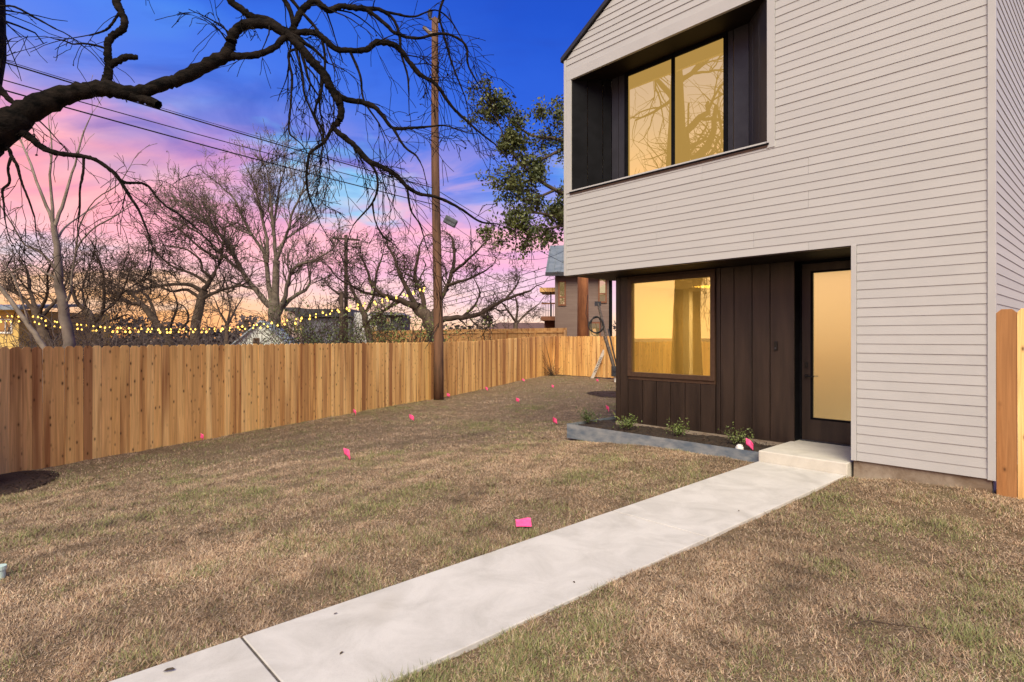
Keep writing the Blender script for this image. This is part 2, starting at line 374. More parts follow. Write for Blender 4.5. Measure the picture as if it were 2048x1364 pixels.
# ================================================================== ground
def ground_material():
    m = bpy.data.materials.new('dead_turf'); m.use_nodes = True; t = m.node_tree; L = t.links.new
    bs = t.nodes['Principled BSDF']; bs.inputs['Roughness'].default_value = 0.95; bs.inputs['Specular IOR Level'].default_value = 0.1
    g = N(t, 'ShaderNodeNewGeometry')
    def nz(s, d=5, r=0.6):
        n = N(t, 'ShaderNodeTexNoise', inp={'Scale': s, 'Detail': d, 'Roughness': r}); L(g.outputs['Position'], n.inputs['Vector']); return n.outputs[0]
    c = ramp(t, [(.30, (.09, .062, .038, 1)), (.5, (.205, .146, .088, 1)), (.70, (.33, .24, .15, 1))]); L(nz(38, 6, .75), c.inputs[0])
    gr = M(t, 'MULTIPLY', M(t, 'SUBTRACT', nz(1.7, 5, .6), 0.53), 5.0, clamp=True)
    cc = mixc(t, M(t, 'MULTIPLY', gr, 0.35), c.outputs[0], (.11, .12, .045, 1))
    L(cc, bs.inputs['Base Color'])
    bp = N(t, 'ShaderNodeBump', inp={'Strength': 1.0, 'Distance': 0.02}); L(nz(70, 4, .7), bp.inputs['Height']); L(bp.outputs[0], bs.inputs['Normal'])
    return m
TURF = ground_material()
def axis(lo, hi, step, far):
    c = np.arange(lo, hi + step / 2, step); out = []; d = step
    p = hi
    while p < far: d *= 1.35; p += d; out.append(p)
    neg = []; d = step; p = lo
    while p > -far: d *= 1.35; p -= d; neg.append(p)
    return np.array(neg[::-1] + list(c) + out)
gx = axis(-14, 12, 0.2, 1500); gy = axis(-6, 30, 0.2, 1500)
GX, GY = np.meshgrid(gx, gy); GZ = terrain(GX, GY)
nx, ny = len(gx), len(gy)
ii = (np.arange(ny - 1)[:, None] * nx + np.arange(nx - 1)[None, :]).ravel()
gm = np_mesh('ground', np.stack([GX, GY, GZ], -1).reshape(-1, 3), np.stack([ii, ii + 1, ii + nx + 1, ii + nx], 1), TURF, True)
tag(link_mesh('ground', gm), kind='structure')

# ------------------------------------------------------------------ concrete path and step
def concrete(name, c1, c2, speck=0.35):
    m = bpy.data.materials.new(name); m.use_nodes = True; t = m.node_tree; L = t.links.new
    bs = t.nodes['Principled BSDF']; bs.inputs['Roughness'].default_value = 0.85; bs.inputs['Specular IOR Level'].default_value = 0.25
    g = N(t, 'ShaderNodeNewGeometry')
    def nz(s, d=5, r=0.6, dist=0.0):
        n = N(t, 'ShaderNodeTexNoise', inp={'Scale': s, 'Detail': d, 'Roughness': r, 'Distortion': dist}); L(g.outputs['Position'], n.inputs['Vector']); return n.outputs[0]
    c = ramp(t, [(.32, c1), (.62, c2)]); L(nz(2.6, 6, .65, .6), c.inputs[0])
    st = M(t, 'MULTIPLY', M(t, 'SUBTRACT', nz(0.9, 3, .5, .8), 0.56), 3.2, clamp=True)
    cc = mixc(t, M(t, 'MULTIPLY', st, 0.5), c.outputs[0], (.33, .29, .225, 1))
    sp = ramp(t, [(.30, (.70, .68, .66, 1)), (.48, (1, 1, 1, 1))]); L(nz(190, 3, .6), sp.inputs[0])
    cc = mixc(t, speck, cc, sp.outputs[0], 'MULTIPLY')
    L(cc, bs.inputs['Base Color'])
    bp = N(t, 'ShaderNodeBump', inp={'Strength': 0.35, 'Distance': 0.004}); L(nz(260, 4, .7), bp.inputs['Height']); L(bp.outputs[0], bs.inputs['Normal'])
    return m
CONC = concrete('concrete', (.455, .43, .385, 1), (.585, .555, .505, 1))
CONC2 = concrete('step_concrete', (.50, .465, .395, 1), (.60, .56, .485, 1), .5)
FOUND = concrete('stained_foundation', (.13, .08, .045, 1), (.33, .27, .205, 1), .6)
FILL = pm('joint_gap_dark', (.05, .042, .034, 1), (.13, .11, .09, 1), 40, .95)
path = empty('path', (*HC, 0), HROT); tag(path, kind='structure')
PB = [-0.09, -3.04, -6.26, -9.5, -12.8]
def pe(b): return -2.285 - 0.004 * (-b), -1.285 - 0.021 * min(-b, 8)     # left and right edge of the path
for k in range(4):
    b0, b1 = PB[k] - (0.0065 if k else 0), PB[k + 1] + 0.0065
    z0, z1 = 0.0 + 0.0085 * b0, 0.0085 * b1
    l0, r0 = pe(b0); l1, r1 = pe(b1)
    m = MB().hexa([(l1, b1, z1 - .1), (r1, b1, z1 - .1), (r0, b0, z0 - .1), (l0, b0, z0 - .1), (l1, b1, z1), (r1, b1, z1), (r0, b0, z0), (l0, b0, z0)])
    m.build('slab', CONC, path, bevel=0.005)
for k in (1, 2, 3):
    l0, r0 = pe(PB[k]); MB().box((l0 + .004, PB[k] - .007, -.12), (r0 - .004, PB[k] + .007, .0085 * PB[k] - .007)).build('joint_shade_strip', FILL, path)  # dark strip added so the open gap between slabs stays dark
step = MB().box((-2.285, -0.085, -.12), (-1.268, 1.12, .135)).build('door_step', CONC2, None, (*HC, 0), HROT, bevel=0.012)
tag(step, 'raised pale concrete step in front of the glazed front door', 'step')

# ================================================================== the house
house = empty('house', (*HC, 0), HROT)
tag(house, 'pale grey gabled house with lap siding, dark recessed window and brown recessed entry', 'house')
W, HD, ZS, ZE, SLOPE, EXP = 5.642, 11.0, 2.609, 6.284, 0.615, 0.1016
Z0 = 0.17
RIDGE = ZE + SLOPE * W / 2
WX0, WX1, WZ0, WZ1 = -5.50, -2.20, 4.015, 5.905            # upper recess opening
BB = 0.90                                                  # brown wall plane
BX0, BX1 = -5.253, -2.235
# cores behind the siding
def hb(name, a, b, mat, bevel=0): return MB().box(a, b).build(name, mat, house, bevel=bevel)
TRIMX = -2.11
core = MB()
core.box((-W + .01, .004, ZS + .01), (-.01, .06, WZ0 - .02)); core.box((WX1 + .02, .004, WZ0 - .02), (-.01, .06, 6.2))
core.box((-W + .01, .004, WZ0 - .02), (WX0 - .02, .06, 6.2)); core.box((WX0 - .02, .004, WZ1 + .02), (WX1 + .02, .06, 6.2))
core.box((-1.236, .004, Z0 - .004), (-.01, .06, ZS + .01))
core.prism([(-W + .06, .004, 6.2), (-.06, .004, 6.2), (-.06, .004, ZE), (-W / 2, .004, RIDGE - .03), (-W + .06, .004, ZE)], (0, .05, 0))
core.build('front_wall', TRIM, house)
hb('side_wall', (-.10, .06, .02), (-.012, HD, ZE), TRIM)
hb('side_wall', (-W + .012, .06, ZS + .02), (-W + .10, HD, ZE), TRIM)
hb('rear_wall', (-W + .1, HD - .1, 0), (-.1, HD - .01, ZE), TRIM)
hb('entry_return_wall', (-1.246, .06, .02), (-1.10, 1.3, ZS), DARKWOOD)
hb('foundation', (-1.235, .018, -.3), (-.014, .20, Z0 - .008), FOUND)
hb('foundation', (-.20, .20, -.3), (-.016, HD, Z0 - .008), FOUND)
# siding boards
def board_mesh():
    t0, t1 = -.0095, -.0025
    return MB().hexa([(0, t0, 0), (1, t0, 0), (1, .002, 0), (0, .002, 0), (0, t1, EXP + .006), (1, t1, EXP + .006), (1, .002, EXP + .006), (0, .002, EXP + .006)]).mesh('siding_board', SIDING)
BM = board_mesh()
def board(x0, x1, z):
    cuts = [x0]
    if x1 - x0 > 3.8: cuts.append(x0 + (x1 - x0) * random.choice((.32, .45, .58, .7)))
    cuts.append(x1)
    for u, v in zip(cuts[:-1], cuts[1:]): link_mesh('siding_board', BM, house, (u + (.0012 if u > x0 else 0), random.uniform(-.001, .0006), z + random.uniform(-.0012, .0012)), 0, (v - u - .0012, 1, 1))
def sb(y0, y1, z): link_mesh('siding_board', BM, house, (0, y0, z), R(90), (y1 - y0, 1, 1))
k = 0
while True:
    z = Z0 + EXP * k
    if z > RIDGE - .12: break
    if z + .05 < ZS: board(-1.246 + .052, -.047, z)
    elif k <= 37: board(-W + .043, -.047, z)
    elif k <= 57: board(TRIMX + .004, -.047, z)
    elif z + EXP < ZE - .02: board(-W + .043, -.047, z)
    else:
        lo = max(0, (z - ZE) / SLOPE) + .045; hi = (z + EXP - ZE) / SLOPE + .045; hi = max(hi, lo)
        MB().hexa([(-W + lo, -.013, z), (-lo, -.013, z), (-lo, .002, z), (-W + lo, .002, z), (-W + hi, -.003, z + EXP), (-hi, -.003, z + EXP), (-hi, .002, z + EXP), (-W + hi, .002, z + EXP)]).build('siding_board', SIDING, house)
    k += 1
k = 0
while Z0 + EXP * k < ZE - .1:
    z = Z0 + EXP * k; sb(.05, HD, z); k += 1
# trim
hb('corner_trim', (-.044, -.019, Z0 - .01), (.0195, .045, ZE), TRIM, .002)
hb('corner_trim', (-W - .012, -.019, ZS), (-W + .040, .07, ZE - .02), TRIM, .002)
hb('entry_trim', (-1.252, -.018, Z0 - .004), (-1.246 + .048, .03, ZS - .001), TRIM, .002)
hb('window_trim', (WX1 - .006, -.018, WZ0 - .07), (TRIMX, .03, WZ1 + .158), TRIM, .002)
hb('window_trim', (-W + .042, -.017, WZ1 - .004), (WX1 - .008, .03, WZ1 + .157), TRIM, .002)
hb('window_trim', (-W + .042, -.017, WZ0 - .02), (WX0 + .004, .03, WZ1 - .006), TRIM, .002)
# roof
def rake(side):
    m = MB(); ov = .035
    if side < 0: poly = [(-W - .06, -.05, ZE - .037), (-W / 2, -.05, RIDGE), (-W / 2, -.05, RIDGE + .075), (-W - .06, -.05, ZE + .038)]
    else: poly = [(.06, -.05, ZE - .037), (.06, -.05, ZE + .038), (-W / 2 + .001, -.05, RIDGE + .075), (-W / 2 + .001, -.05, RIDGE)]
    m.prism(poly, (0, HD + .1, 0)); return m
roof = rake(-1).build('roof', ROOF, house); rake(1).build('roof_slope', ROOF, roof)
# soffit over the entry
hb('soffit', (-W + .012, .062, ZS + .003), (-1.25, 1.35, ZS + .10), SOFF)
hb('soffit_fascia', (-W - .004, .004, ZS - .012), (-1.254, .060, ZS + .008), DARKWOOD)
# upper window recess: splayed black metal jambs
JB = 0.50; JX0, JX1 = -5.04, -2.68
def vpanel(p0, p1, z0, z1, t, mat, name='cladding_panel', par=None):
    """vertical flat panel between two plan points, thickness t towards +normal (left of p0->p1 is the back)"""
    d = np.subtract(p1, p0); L_ = np.hypot(*d); d = d / L_; n = np.array([-d[1], d[0]]) * t
    g = d * 0.005; p0 = np.add(p0, g); p1 = np.subtract(p1, g)
    q = [p0, p1, np.add(p1, n), np.add(p0, n)]
    return MB().hexa([(*a, z0) for a in q] + [(*a, z1) for a in q]).build(name, mat, par or house, bevel=0.0025)
lj = empty('left_jamb', (0, 0, 0)); bpy.data.objects.remove(lj)
P = lambda t: (WX0 + (JX0 - WX0) * t, .004 + (JB - .004) * t)
for t0, t1 in ((0, .40), (.40, .78), (.78, 1)): vpanel(P(t0), P(t1), WZ0, WZ1, .02, BLACK)
P = lambda t: (JX1 + (WX1 - JX1) * t, JB + (.004 - JB) * t)
for t0, t1 in ((0, .22), (.22, .55), (.55, .98)): vpanel(P(t0), P(t1), WZ0, WZ1, .02, DARKM)
vpanel(P(.98), P(1), WZ0, WZ1, .02, BLACK)
fx0, fx1 = hp(1250, 300, JB)[0], hp(1455, 200, JB)[0]
for a, b in ((JX0, JX0 + .14), (JX0 + .14, fx0)): vpanel((a, JB), (b, JB), WZ0, WZ1, .02, DARKM)
for a, b in ((fx1, fx1 + .085), (fx1 + .085, JX1)): vpanel((a, JB), (b, JB), WZ0, WZ1, .02, DARKM)
hb('recess_ceiling', (WX0 - .02, .02, WZ1), (WX1 + .02, JB + .06, WZ1 + .02), SOFF)
MB().hexa([(WX0 - .02, -.03, WZ0 - .028), (WX1 + .02, -.03, WZ0 - .028), (WX1 + .02, JB + .05, WZ0 - .028), (WX0 - .02, JB + .05, WZ0 - .028),
           (WX0 - .02, -.03, WZ0 - .008), (WX1 + .02, -.03, WZ0 - .008), (WX1 + .02, JB + .05, WZ0 + .10), (WX0 - .02, JB + .05, WZ0 + .10)]).build('sill_flashing', BLACK, house)
hb('sill_trim', (WX0 - .01, -.021, WZ0 - .052), (WX1 + .004, -.001, WZ0 - .030), FRAMEW)
GL_UP = glassy('upper_pane', (.95, .56, .14, 1), .90, refl=.50, tint=(1, .88, .48, 1), wav=.02)
def window(x0, x1, z0, z1, b, fw, mat, glass, mull=(), name='window', depth=.07, proud=.02):
    w = empty(name, (0, 0, 0), 0, house)
    f = MB()
    f.box((x0, b - proud, z0), (x0 + fw, b + depth, z1)); f.box((x1 - fw, b - proud, z0), (x1, b + depth, z1))
    f.box((x0 + fw, b - proud + .002, z0), (x1 - fw, b + depth, z0 + fw)); f.box((x0 + fw, b - proud + .002, z1 - fw), (x1 - fw, b + depth, z1))
    f.build('frame', mat, w, bevel=.004)
    xs = [x0 + fw, *mull, x1 - fw]
    for q in mull: MB().box((q - fw * .45, b - proud + .006, z0 + fw), (q + fw * .45, b + depth, z1 - fw)).build('mullion', mat, w)
    for i in range(len(xs) - 1):
        MB().box((xs[i], b + .02, z0 + fw * .9), (xs[i + 1], b + .026, z1 - fw * .9)).build('pane', glass, w)
    return w
window(fx0, fx1, WZ0 + .09, WZ1, JB, .055, BLACK, GL_UP, mull=((fx0 + fx1) / 2 + .01,))
hb('room_backing', (JX0, JB + .3, WZ0), (JX1, JB + .34, WZ1), INT)
# ---------------- lower brown wall
lx0 = hp(1257, 650, BB)[0]; lx1 = hp(1431, 650, BB)[0]; lz0 = hp(1258, 752, BB)[1]; lz1 = hp(1430, 543, BB)[1]
bw = MB()
bw.box((BX0 + .004, BB + .03, -.1), (lx0, BB + .10, ZS)); bw.box((lx1, BB + .03, -.1), (BX1 - .004, BB + .10, ZS))
bw.box((lx0, BB + .03, -.1), (lx1, BB + .10, lz0)); bw.box((lx0, BB + .03, lz1), (lx1, BB + .10, ZS))
bw.build('entry_wall', BLACK, house)
hb('entry_side_wall', (BX0, BB + .10, -.1), (BX0 + .10, HD - .1, ZS), DARKWOOD)
ZB = 0.10
def cpan(px0, px1, z0, z1):
    a, b = hp(px0, 650, BB)[0], hp(px1, 650, BB)[0]
    vpanel((a, BB), (b, BB), z0, z1, .028, DARKWOOD)
cpan(1232, 1240, ZB, ZS); cpan(1240, 1256, ZB, ZS)
ed = [1256, 1285, 1313, 1341, 1370, 1401, 1431]
for a, b in zip(ed[:-1], ed[1:]): cpan(a, b, ZB, lz0 - .06)
cpan(1432, 1441, ZB, ZS)
for a, b in ((1441, 1468), (1468, 1504), (1504, 1540), (1540, 1589)): cpan(a, b, ZB, ZS)
hb('window_apron', (lx0, BB - .004, lz0 - .055), (lx1, BB + .03, lz0), FRAMEW, .003)
hb('window_head', (lx0, BB - .003, lz1), (lx1, BB + .03, ZS - .002), FRAMEW, .003)
hb('base_ledge', (BX0 + .02, BB - .035, -.1), (-2.30, BB + .03, ZB - .004), FOUND)
hb('door_jamb', (BX1 - .03, BB + .002, .12), (BX1 - .001, 1.12, ZS), BLACK)
GL_LO = glassy('entry_pane', (.95, .60, .15, 1), .75, refl=.44, tint=(1, .90, .50, 1), through=.86, wav=.015)
window(lx0, lx1, lz0, lz1, BB, .075, FRAMEW, GL_LO, proud=.03)
DUSKY = glassy('rear_window_pane', (.75, .52, .18, 1), .55, refl=.3)
# lit room behind the entry window
rx0, rx1, rb0, rb1 = BX0 + .10, BX1 - .05, BB + .10, 4.6
room = MB()
room.face([(rx0, rb0, .16), (rx1, rb0, .16), (rx1, rb1, .16), (rx0, rb1, .16)])
room.face([(rx0, rb1, .16), (rx1, rb1, .16), (rx1, rb1, 2.5), (rx0, rb1, 2.5)])
room.face([(rx0 + .003, rb0, .16), (rx0 + .003, rb1, .16), (rx0 + .003, rb1, 2.5), (rx0 + .003, rb0, 2.5)])
room.face([(rx1, rb0, .16), (rx1, rb0, 2.5), (rx1, rb1, 2.5), (rx1, rb1, .16)])
room.build('room_shell', INT, house)
MB().box((rx0, rb0, 2.5), (rx1, rb1, 2.54)).build('room_ceiling', WHITE, house)
px = hp(1366, 650, 2.6)[0]
MB().box((px, 2.6, .16), (px + .13, 2.73, 2.5)).build('interior_post', WHITE, house)
FLOORW = pm('oak_floor', (.30, .19, .09, 1), (.40, .26, .13, 1), 3, .35, stretch=(1, 8, 1))
MB().box((rx0 + .01, rb0, .162), (rx1 - .01, rb1 - .01, .17)).build('room_floor', FLOORW, house)
MB().box((rx0 + .01, rb1 - .03, .17), (rx1 - .01, rb1 - .012, .30)).build('baseboard', WHITE, house)
for u0, u1 in ((rx0 + .25, px - .1), (px + .45, rx1 - .15)):
    f = MB(); zz0, zz1 = .45, 2.2
    f.box((u0, rb1 - .06, zz0), (u0 + .07, rb1 - .012, zz1)).box((u1 - .07, rb1 - .06, zz0), (u1, rb1 - .012, zz1)).box((u0 + .07, rb1 - .058, zz0), (u1 - .07, rb1 - .012, zz0 + .07)).box((u0 + .07, rb1 - .058, zz1 - .07), (u1 - .07, rb1 - .012, zz1))
    f.build('interior_window_frame', BLACK, house); MB().box((u0 + .06, rb1 - .03, zz0 + .06), (u1 - .06, rb1 - .02, zz1 - .06)).build('interior_pane', DUSKY, house)
ld = bpy.data.lights.new('room_lamp', 'AREA'); ld.energy = 30; ld.color = (1, .78, .42); ld.size = 1.2
lo = bpy.data.objects.new('room_lamp', ld); col.objects.link(lo); lo.parent = house; lo.location = ((rx0 + rx1) / 2, 2.4, 2.45)
# ---------------- front door
DB = 1.10
door = empty('front_door', (0, 0, 0), 0, house)
dx0, dx1, dz0, dz1 = -2.205, -1.25, .150, 2.575
gx0, gx1 = hp(1622, 700, DB)[0], -1.33
gz0, gz1 = hp(1622, 838, DB)[1], hp(1622, 543, DB)[1]
f = MB(); f.box((dx0, DB, dz0), (gx0, DB + .05, dz1)); f.box((gx1, DB, dz0), (dx1, DB + .05, dz1))
f.box((gx0, DB + .001, dz0), (gx1, DB + .05, gz0)); f.box((gx0, DB + .001, gz1), (gx1, DB + .05, dz1)); f.build('door_leaf', DARKWOOD, door)
f = MB(); s_ = .022
f.box((gx0 - .004, DB - .008, gz0 - .004), (gx0 + s_, DB + .03, gz1 + .004)); f.box((gx0 + s_, DB - .007, gz0 - .004), (gx1, DB + .03, gz0 + s_)); f.box((gx0 + s_, DB - .007, gz1 - s_), (gx1, DB + .03, gz1 + .004))
f.build('glazing_bead', BLACK, door)
FROST = glassy('frosted_pane', (.86, .58, .24, 1), .62, refl=.58, tint=(1, .88, .52, 1), rough=.20)
MB().box((gx0 + .01, DB + .02, gz0 + .01), (gx1, DB + .026, gz1 - .01)).build('frosted_glass', FROST, door)
hz = hp(1610, 752, DB)[1]
m = MB(); m.box((-2.165, DB - .012, hz - .03), (-2.125, DB, hz + .03)); m.tube([(-2.145, DB - .012, hz), (-2.145, DB - .055, hz)], .011); m.tube([(-2.155, DB - .055, hz), (-2.03, DB - .055, hz)], .009)
m.build('lever_handle', HARD, door)
m = MB(); hz2 = hp(1610, 730, DB)[1]; m.box((-2.165, DB - .022, hz2 - .035), (-2.125, DB, hz2 + .035)); m.build('deadbolt', HARD, door, bevel=.004)
MB().box((dx0 - .02, DB - .05, .136), (dx1, DB + .06, .150)).build('threshold', DARKM, door)
hb('door_frame', (BX1, DB - .01, dz1), (-1.25, DB + .10, ZS + .002), BLACK)
hb('door_frame', (BX1, DB - .012, .137), (dx0 - .002, DB + .10, dz1 - .001), BLACK)
hb('door_backing', (BX1, DB + .12, .1), (-1.2, DB + .16, ZS), BLACK)
bx_, bz_ = hp(1552, 692, BB)
d_ = empty('doorbell', (bx_, BB, bz_), 0, house)
MB().box((-.022, -.022, -.065), (.022, .004, .065)).build('doorbell_body', HARD, d_, bevel=.006)
MB().tube([(0, -.021, -.03), (0, -.026, -.03)], .014, 12).build('doorbell_button', DARKM, d_)
hb('corner_panel_edge', (BX0 - .002, BB - .001, ZB), (BX0 + .004, BB + .12, ZS), DARKWOOD)

# ================================================================== planting bed
ed_ = empty('steel_edging', (*HC, 0), HROT)
tag(ed_, 'blue-grey steel edging strip holding the soil bed under the entry window', 'edging')
EX0, EX1, EY = -5.60, -2.292, .0
MB().box((EX0, EY, -.14), (EX1, EY + .006, .098)).build('front_strip', STEEL, ed_)
MB().box((EX0, EY + .007, -.14), (EX0 + .006, EY + 2.2, .098)).build('side_strip', STEEL, ed_)
nx_, ny_ = 90, 40
sx = np.linspace(EX0 + .008, EX1 - .002, nx_); sy = np.linspace(EY + .008, BB + 1.2, ny_)
SX, SY = np.meshgrid(sx, sy); keep = None
SZ = .058 + .02 * np.sin(5 * SX + 2) * np.sin(6 * SY) + rng.uniform(-.012, .012, SX.shape)
ii = (np.arange(ny_ - 1)[:, None] * nx_ + np.arange(nx_ - 1)[None, :]).ravel()
cxx = SX.ravel()[ii]; cyy = SY.ravel()[ii]
ii = ii[~((cxx > BX0 + .05) & (cyy > BB + .03))]
sm = np_mesh('planting_bed', np.stack([SX, SY, SZ], -1).reshape(-1, 3), np.stack([ii, ii + 1, ii + nx_ + 1, ii + nx_], 1), SOIL, True)
bed = link_mesh('soil_bed', sm, None, (*HC, 0), HROT); tag(bed, kind='structure')
def chips(name, pts, size, mat, parent=None):
    n = len(pts); a = rng.normal(size=(n, 3)); a[:, 2] *= .35; a /= np.linalg.norm(a, axis=1, keepdims=True)
    b = np.cross(a, rng.normal(size=(n, 3)) + [0, 0, 2]); b /= np.linalg.norm(b, axis=1, keepdims=True)
    s = (size * rng.uniform(.4, 1.3, n))[:, None]
    V = np.stack([pts - a * s, pts + b * s * .35, pts + a * s, pts - b * s * .35], 1).reshape(-1, 3)
    return link_mesh(name, np_mesh(name, V, np.arange(4 * n).reshape(-1, 4), mat), parent)
q = np.stack([rng.uniform(EX0 + .03, EX1 - .03, 1500), rng.uniform(EY + .03, BB - .03, 1500), rng.uniform(.05, .09, 1500)], 1)
ch = chips('soil_crumbs', q, .018, MULCH, bed); ch['kind'] = 'stuff'
def plant(px, b, h, n, label, mat):
    x = hp(px, 850, b)[0]; wx, wy = from_house(x, b)
    p = empty('shrub', (wx, wy, .06)); tag(p, label, 'shrub', 'young shrubs in the planting bed')
    tb = TB(); C = []
    for i in range(n):
        d = np.array([*rng.normal(0, .55, 2), 1.0]); d /= np.linalg.norm(d); L_ = h * rng.uniform(.55, 1.1)
        t = np.linspace(0, 1, 6)[:, None]; Pn = d * L_ * t + np.array([*rng.normal(0, .02, 2), 0]) * t + rng.normal(0, .008, (6, 3)) * t; Pn[:, 2] += -.03 * t[:, 0] ** 2
        tb.tube(Pn, np.linspace(.004, .0018, 6), 4)
        for _ in range(16): C.append(Pn[rng.integers(2, 6)] + rng.normal(0, .022, 3))
    tb.build('stems', BARKT, p)
    link_mesh('foliage', leaf_mesh('foliage', np.array(C), .032, mat), p)
plant(1178, .45, .30, 22, 'young green shrub at the outer corner of the planting bed', LEAFG)
plant(1253, .42, .30, 26, 'low yellowish shrub in the bed below the window corner', LEAFY)
plant(1358, .45, .30, 26, 'sparse bronze shrub in the middle of the planting bed', LEAFY)
plant(1474, .48, .30, 26, 'shrub in the bed next to the white cap and pink flag', LEAFG)
cx_, cy_ = from_house(hp(1479, 885, .16)[0], .16)
cp = empty('drain_cap', (cx_, cy_, .06)); tag(cp, 'small white plastic drain cap in the soil bed', 'drain cap')
MB().tube([(0, 0, -.02), (0, 0, .035)], .052, 20).build('collar', WHITE, cp); MB().box((-.045, -.016, .035), (.045, .016, .062)).build('wing', WHITE, cp, rz=.4, bevel=.006); MB().tube([(0, 0, .035), (0, 0, .07)], .026, 14).build('plug', WHITE, cp)

# ================================================================== fences
PW, PH, PT = 0.148, 1.83, 0.016
def picket_mesh(name='picket', mat=CEDAR, w=PW, h=PH, t=PT, ear=.036):
    x = w / 2
    return MB().prism([(-x, 0, 0), (x, 0, 0), (x, 0, h - ear), (x - ear, 0, h), (-x + ear, 0, h), (-x, 0, h - ear)], (0, t, 0)).mesh(name, mat)
PM = picket_mesh()
RM = MB().box((0, .017, 0), (1, .055, .089)).mesh('rail', CEDAR2)
POM = MB().box((-.045, .056, -.3), (.045, .146, 1.75)).mesh('post', CEDAR2)
def fence(name, p0, p1, label, zf, pm_=PM, hs=1.0, seed=1, rails=True, group='cedar privacy fences'):
    """pickets face the yard: local -Y"""
    r = np.random.default_rng(seed); d = np.subtract(p1, p0); L_ = np.hypot(*d); ang = math.atan2(d[1], d[0])
    root = empty(name, (p0[0], p0[1], 0), ang); tag(root, label, 'fence', group)
    s = 0.0; i = 0
    while s < L_ - .05:
        w = r.uniform(.86, 1.10); c = s + PW * w / 2; wx, wy = p0[0] + d[0] / L_ * c, p0[1] + d[1] / L_ * c
        o = link_mesh('picket', pm_, root, (c, r.uniform(-.005, .004), zf(wx, wy) + r.uniform(-.011, .009)), 0, (w * .97, 1, hs))
        o.rotation_euler = (0, r.normal(0, .0025), 0)
        s += PW * w; i += 1
    if rails:
        s = 0
        while s < L_ - .1:
            e = min(s + 2.44, L_); z = zf(p0[0] + d[0] / L_ * (s + e) / 2, p0[1] + d[1] / L_ * (s + e) / 2)
            for h in (.25, .92, 1.52): link_mesh('rail', RM, root, (s + .002, 0, z + h), 0, (e - s - .004, 1, 1))
            link_mesh('post', POM, root, (s + .05, 0, z)); s += 2.44
    return root
zleft = lambda x, y: -.465 + .205 * float(sstep(19.5, 27.8, y))
L0 = FP0 - FK * 11.5
fence('cedar_fence', FEND, L0, 'long cedar picket fence along the left side of the yard', lambda x, y: zleft(x, y), seed=3) if False else None
def rev_fence():
    # walk so that the yard lies on the local -Y side
    return fence('cedar_fence', L0, FEND, 'long cedar picket fence along the left side behind the utility pole', zleft, seed=3, hs=1.030)
rev_fence()
BEND = FEND + Ux * 11.5
fence('cedar_fence', FEND + Ux * .02, BEND, 'short pale cedar fence closing the far end of the yard', lambda x, y: -.205, seed=5)
RF0 = np.array(from_house(.022, -.012)); RF1 = np.array(from_house(2.2, -.012))
fence('cedar_fence', RF0, RF1, 'cedar fence panel butting against the right corner of the house', lambda x, y: .0, seed=28)
# neighbour's fence, seen from behind (posts and rails towards us)
nf0 = at(700, 690, 50)[:2]; nf1 = at(1133, 690, 33)[:2]
d = nf1 - nf0; L_ = np.hypot(*d); ang = math.atan2(d[1], d[0]); NZ = 2.12
nfr = empty('golden_fence', (*nf0, 0), ang); tag(nfr, 'golden new wooden fence with posts and rails beyond the yard corner', 'fence')
m = MB(); s = 0
while s < L_:
    m.prism([(s, 0, NZ - 1.85), (s + .138, 0, NZ - 1.85), (s + .138, 0, NZ - .03), (s + .11, 0, NZ), (s + .03, 0, NZ), (s, 0, NZ - .03)], (0, .016, 0)); s += .145
pk = m.build('picket_panel', CEDAR2, nfr); pk['kind'] = 'stuff'
RMn = MB().box((0, -.045, 0), (1, -.002, .09)).mesh('rail', CEDAR2); POn = MB().box((-.05, -.14, -2.6), (.05, -.046, -.12)).mesh('post', CEDAR2)
s = 0
while s < L_:
    for h in (-.28, -.95): link_mesh('rail', RMn, nfr, (s, 0, NZ + h), 0, (min(2.4, L_ - s), 1, 1))
    link_mesh('post', POn, nfr, (s + .05, 0, NZ)); s += 2.42
link_mesh('post', POn, nfr, (L_ - .03, 0, NZ))

# ================================================================== utility pole and wires
pp = at(877, 797, 18.35); PZ = -.42
pole = empty('utility_pole', (pp[0], pp[1], PZ)); tag(pole, 'tall brown wooden utility pole standing in front of the left fence', 'utility pole')
hz_ = np.linspace(0, 12.15, 14); wob = np.stack([-.011 * hz_ + .02 * np.sin(hz_ * .6), .02 * np.cos(hz_ * .5), hz_], 1)
MB().tube(wob, np.linspace(.165, .105, 14), 16).build('shaft', POLE, pole, smooth=True)
tp = wob[-1]
MB().tube([tp, tp + [0, 0, .06]], .05).tube([tp + [-.16, 0, .02], tp + [-.16, 0, .24]], [.05, .09], 10).tube([tp + [-.16, 0, .24], tp + [-.16, 0, .30]], .05, 10).box(tp + [-.18, -.03, -.02], tp + [.02, .03, .03]).build('pin_insulator', DARKM, pole)
MB().tube([tp + [-.36, -.1, -.30], tp + [-.05, 0, -.55]], [.055, .07], 8).build('cutout', BARK3, pole)
MB().tube([tp + [.1, 0, -.1], tp + [.16, 0, .16]], .05, 8).build('pole_bracket', DARKM, pole)
MB().tube([(.02, -.17, 1.5 + .9), (-.25, -.2, 1.85), (-.42, -.22, 1.6), (-.55, -.2, 1.9), (-.5, -.1, 2.45)], .012, 6).build('loose_cable', WIRE, pole)
bz0 = at(872, 447, 18.2)
bxr = empty('cable_box', tuple(at(901, 443, 18.0))); tag(bxr, 'grey cable splice box hanging beside the tall pole', 'cable box')
o = MB().box((-.20, -.09, -.12), (.20, .09, .12)).build('case', pm('splice_grey', (.03, .035, .045, 1), (.08, .09, .11, 1), 12, .5), bxr, bevel=.02); o.rotation_euler = (0, R(28), 0)
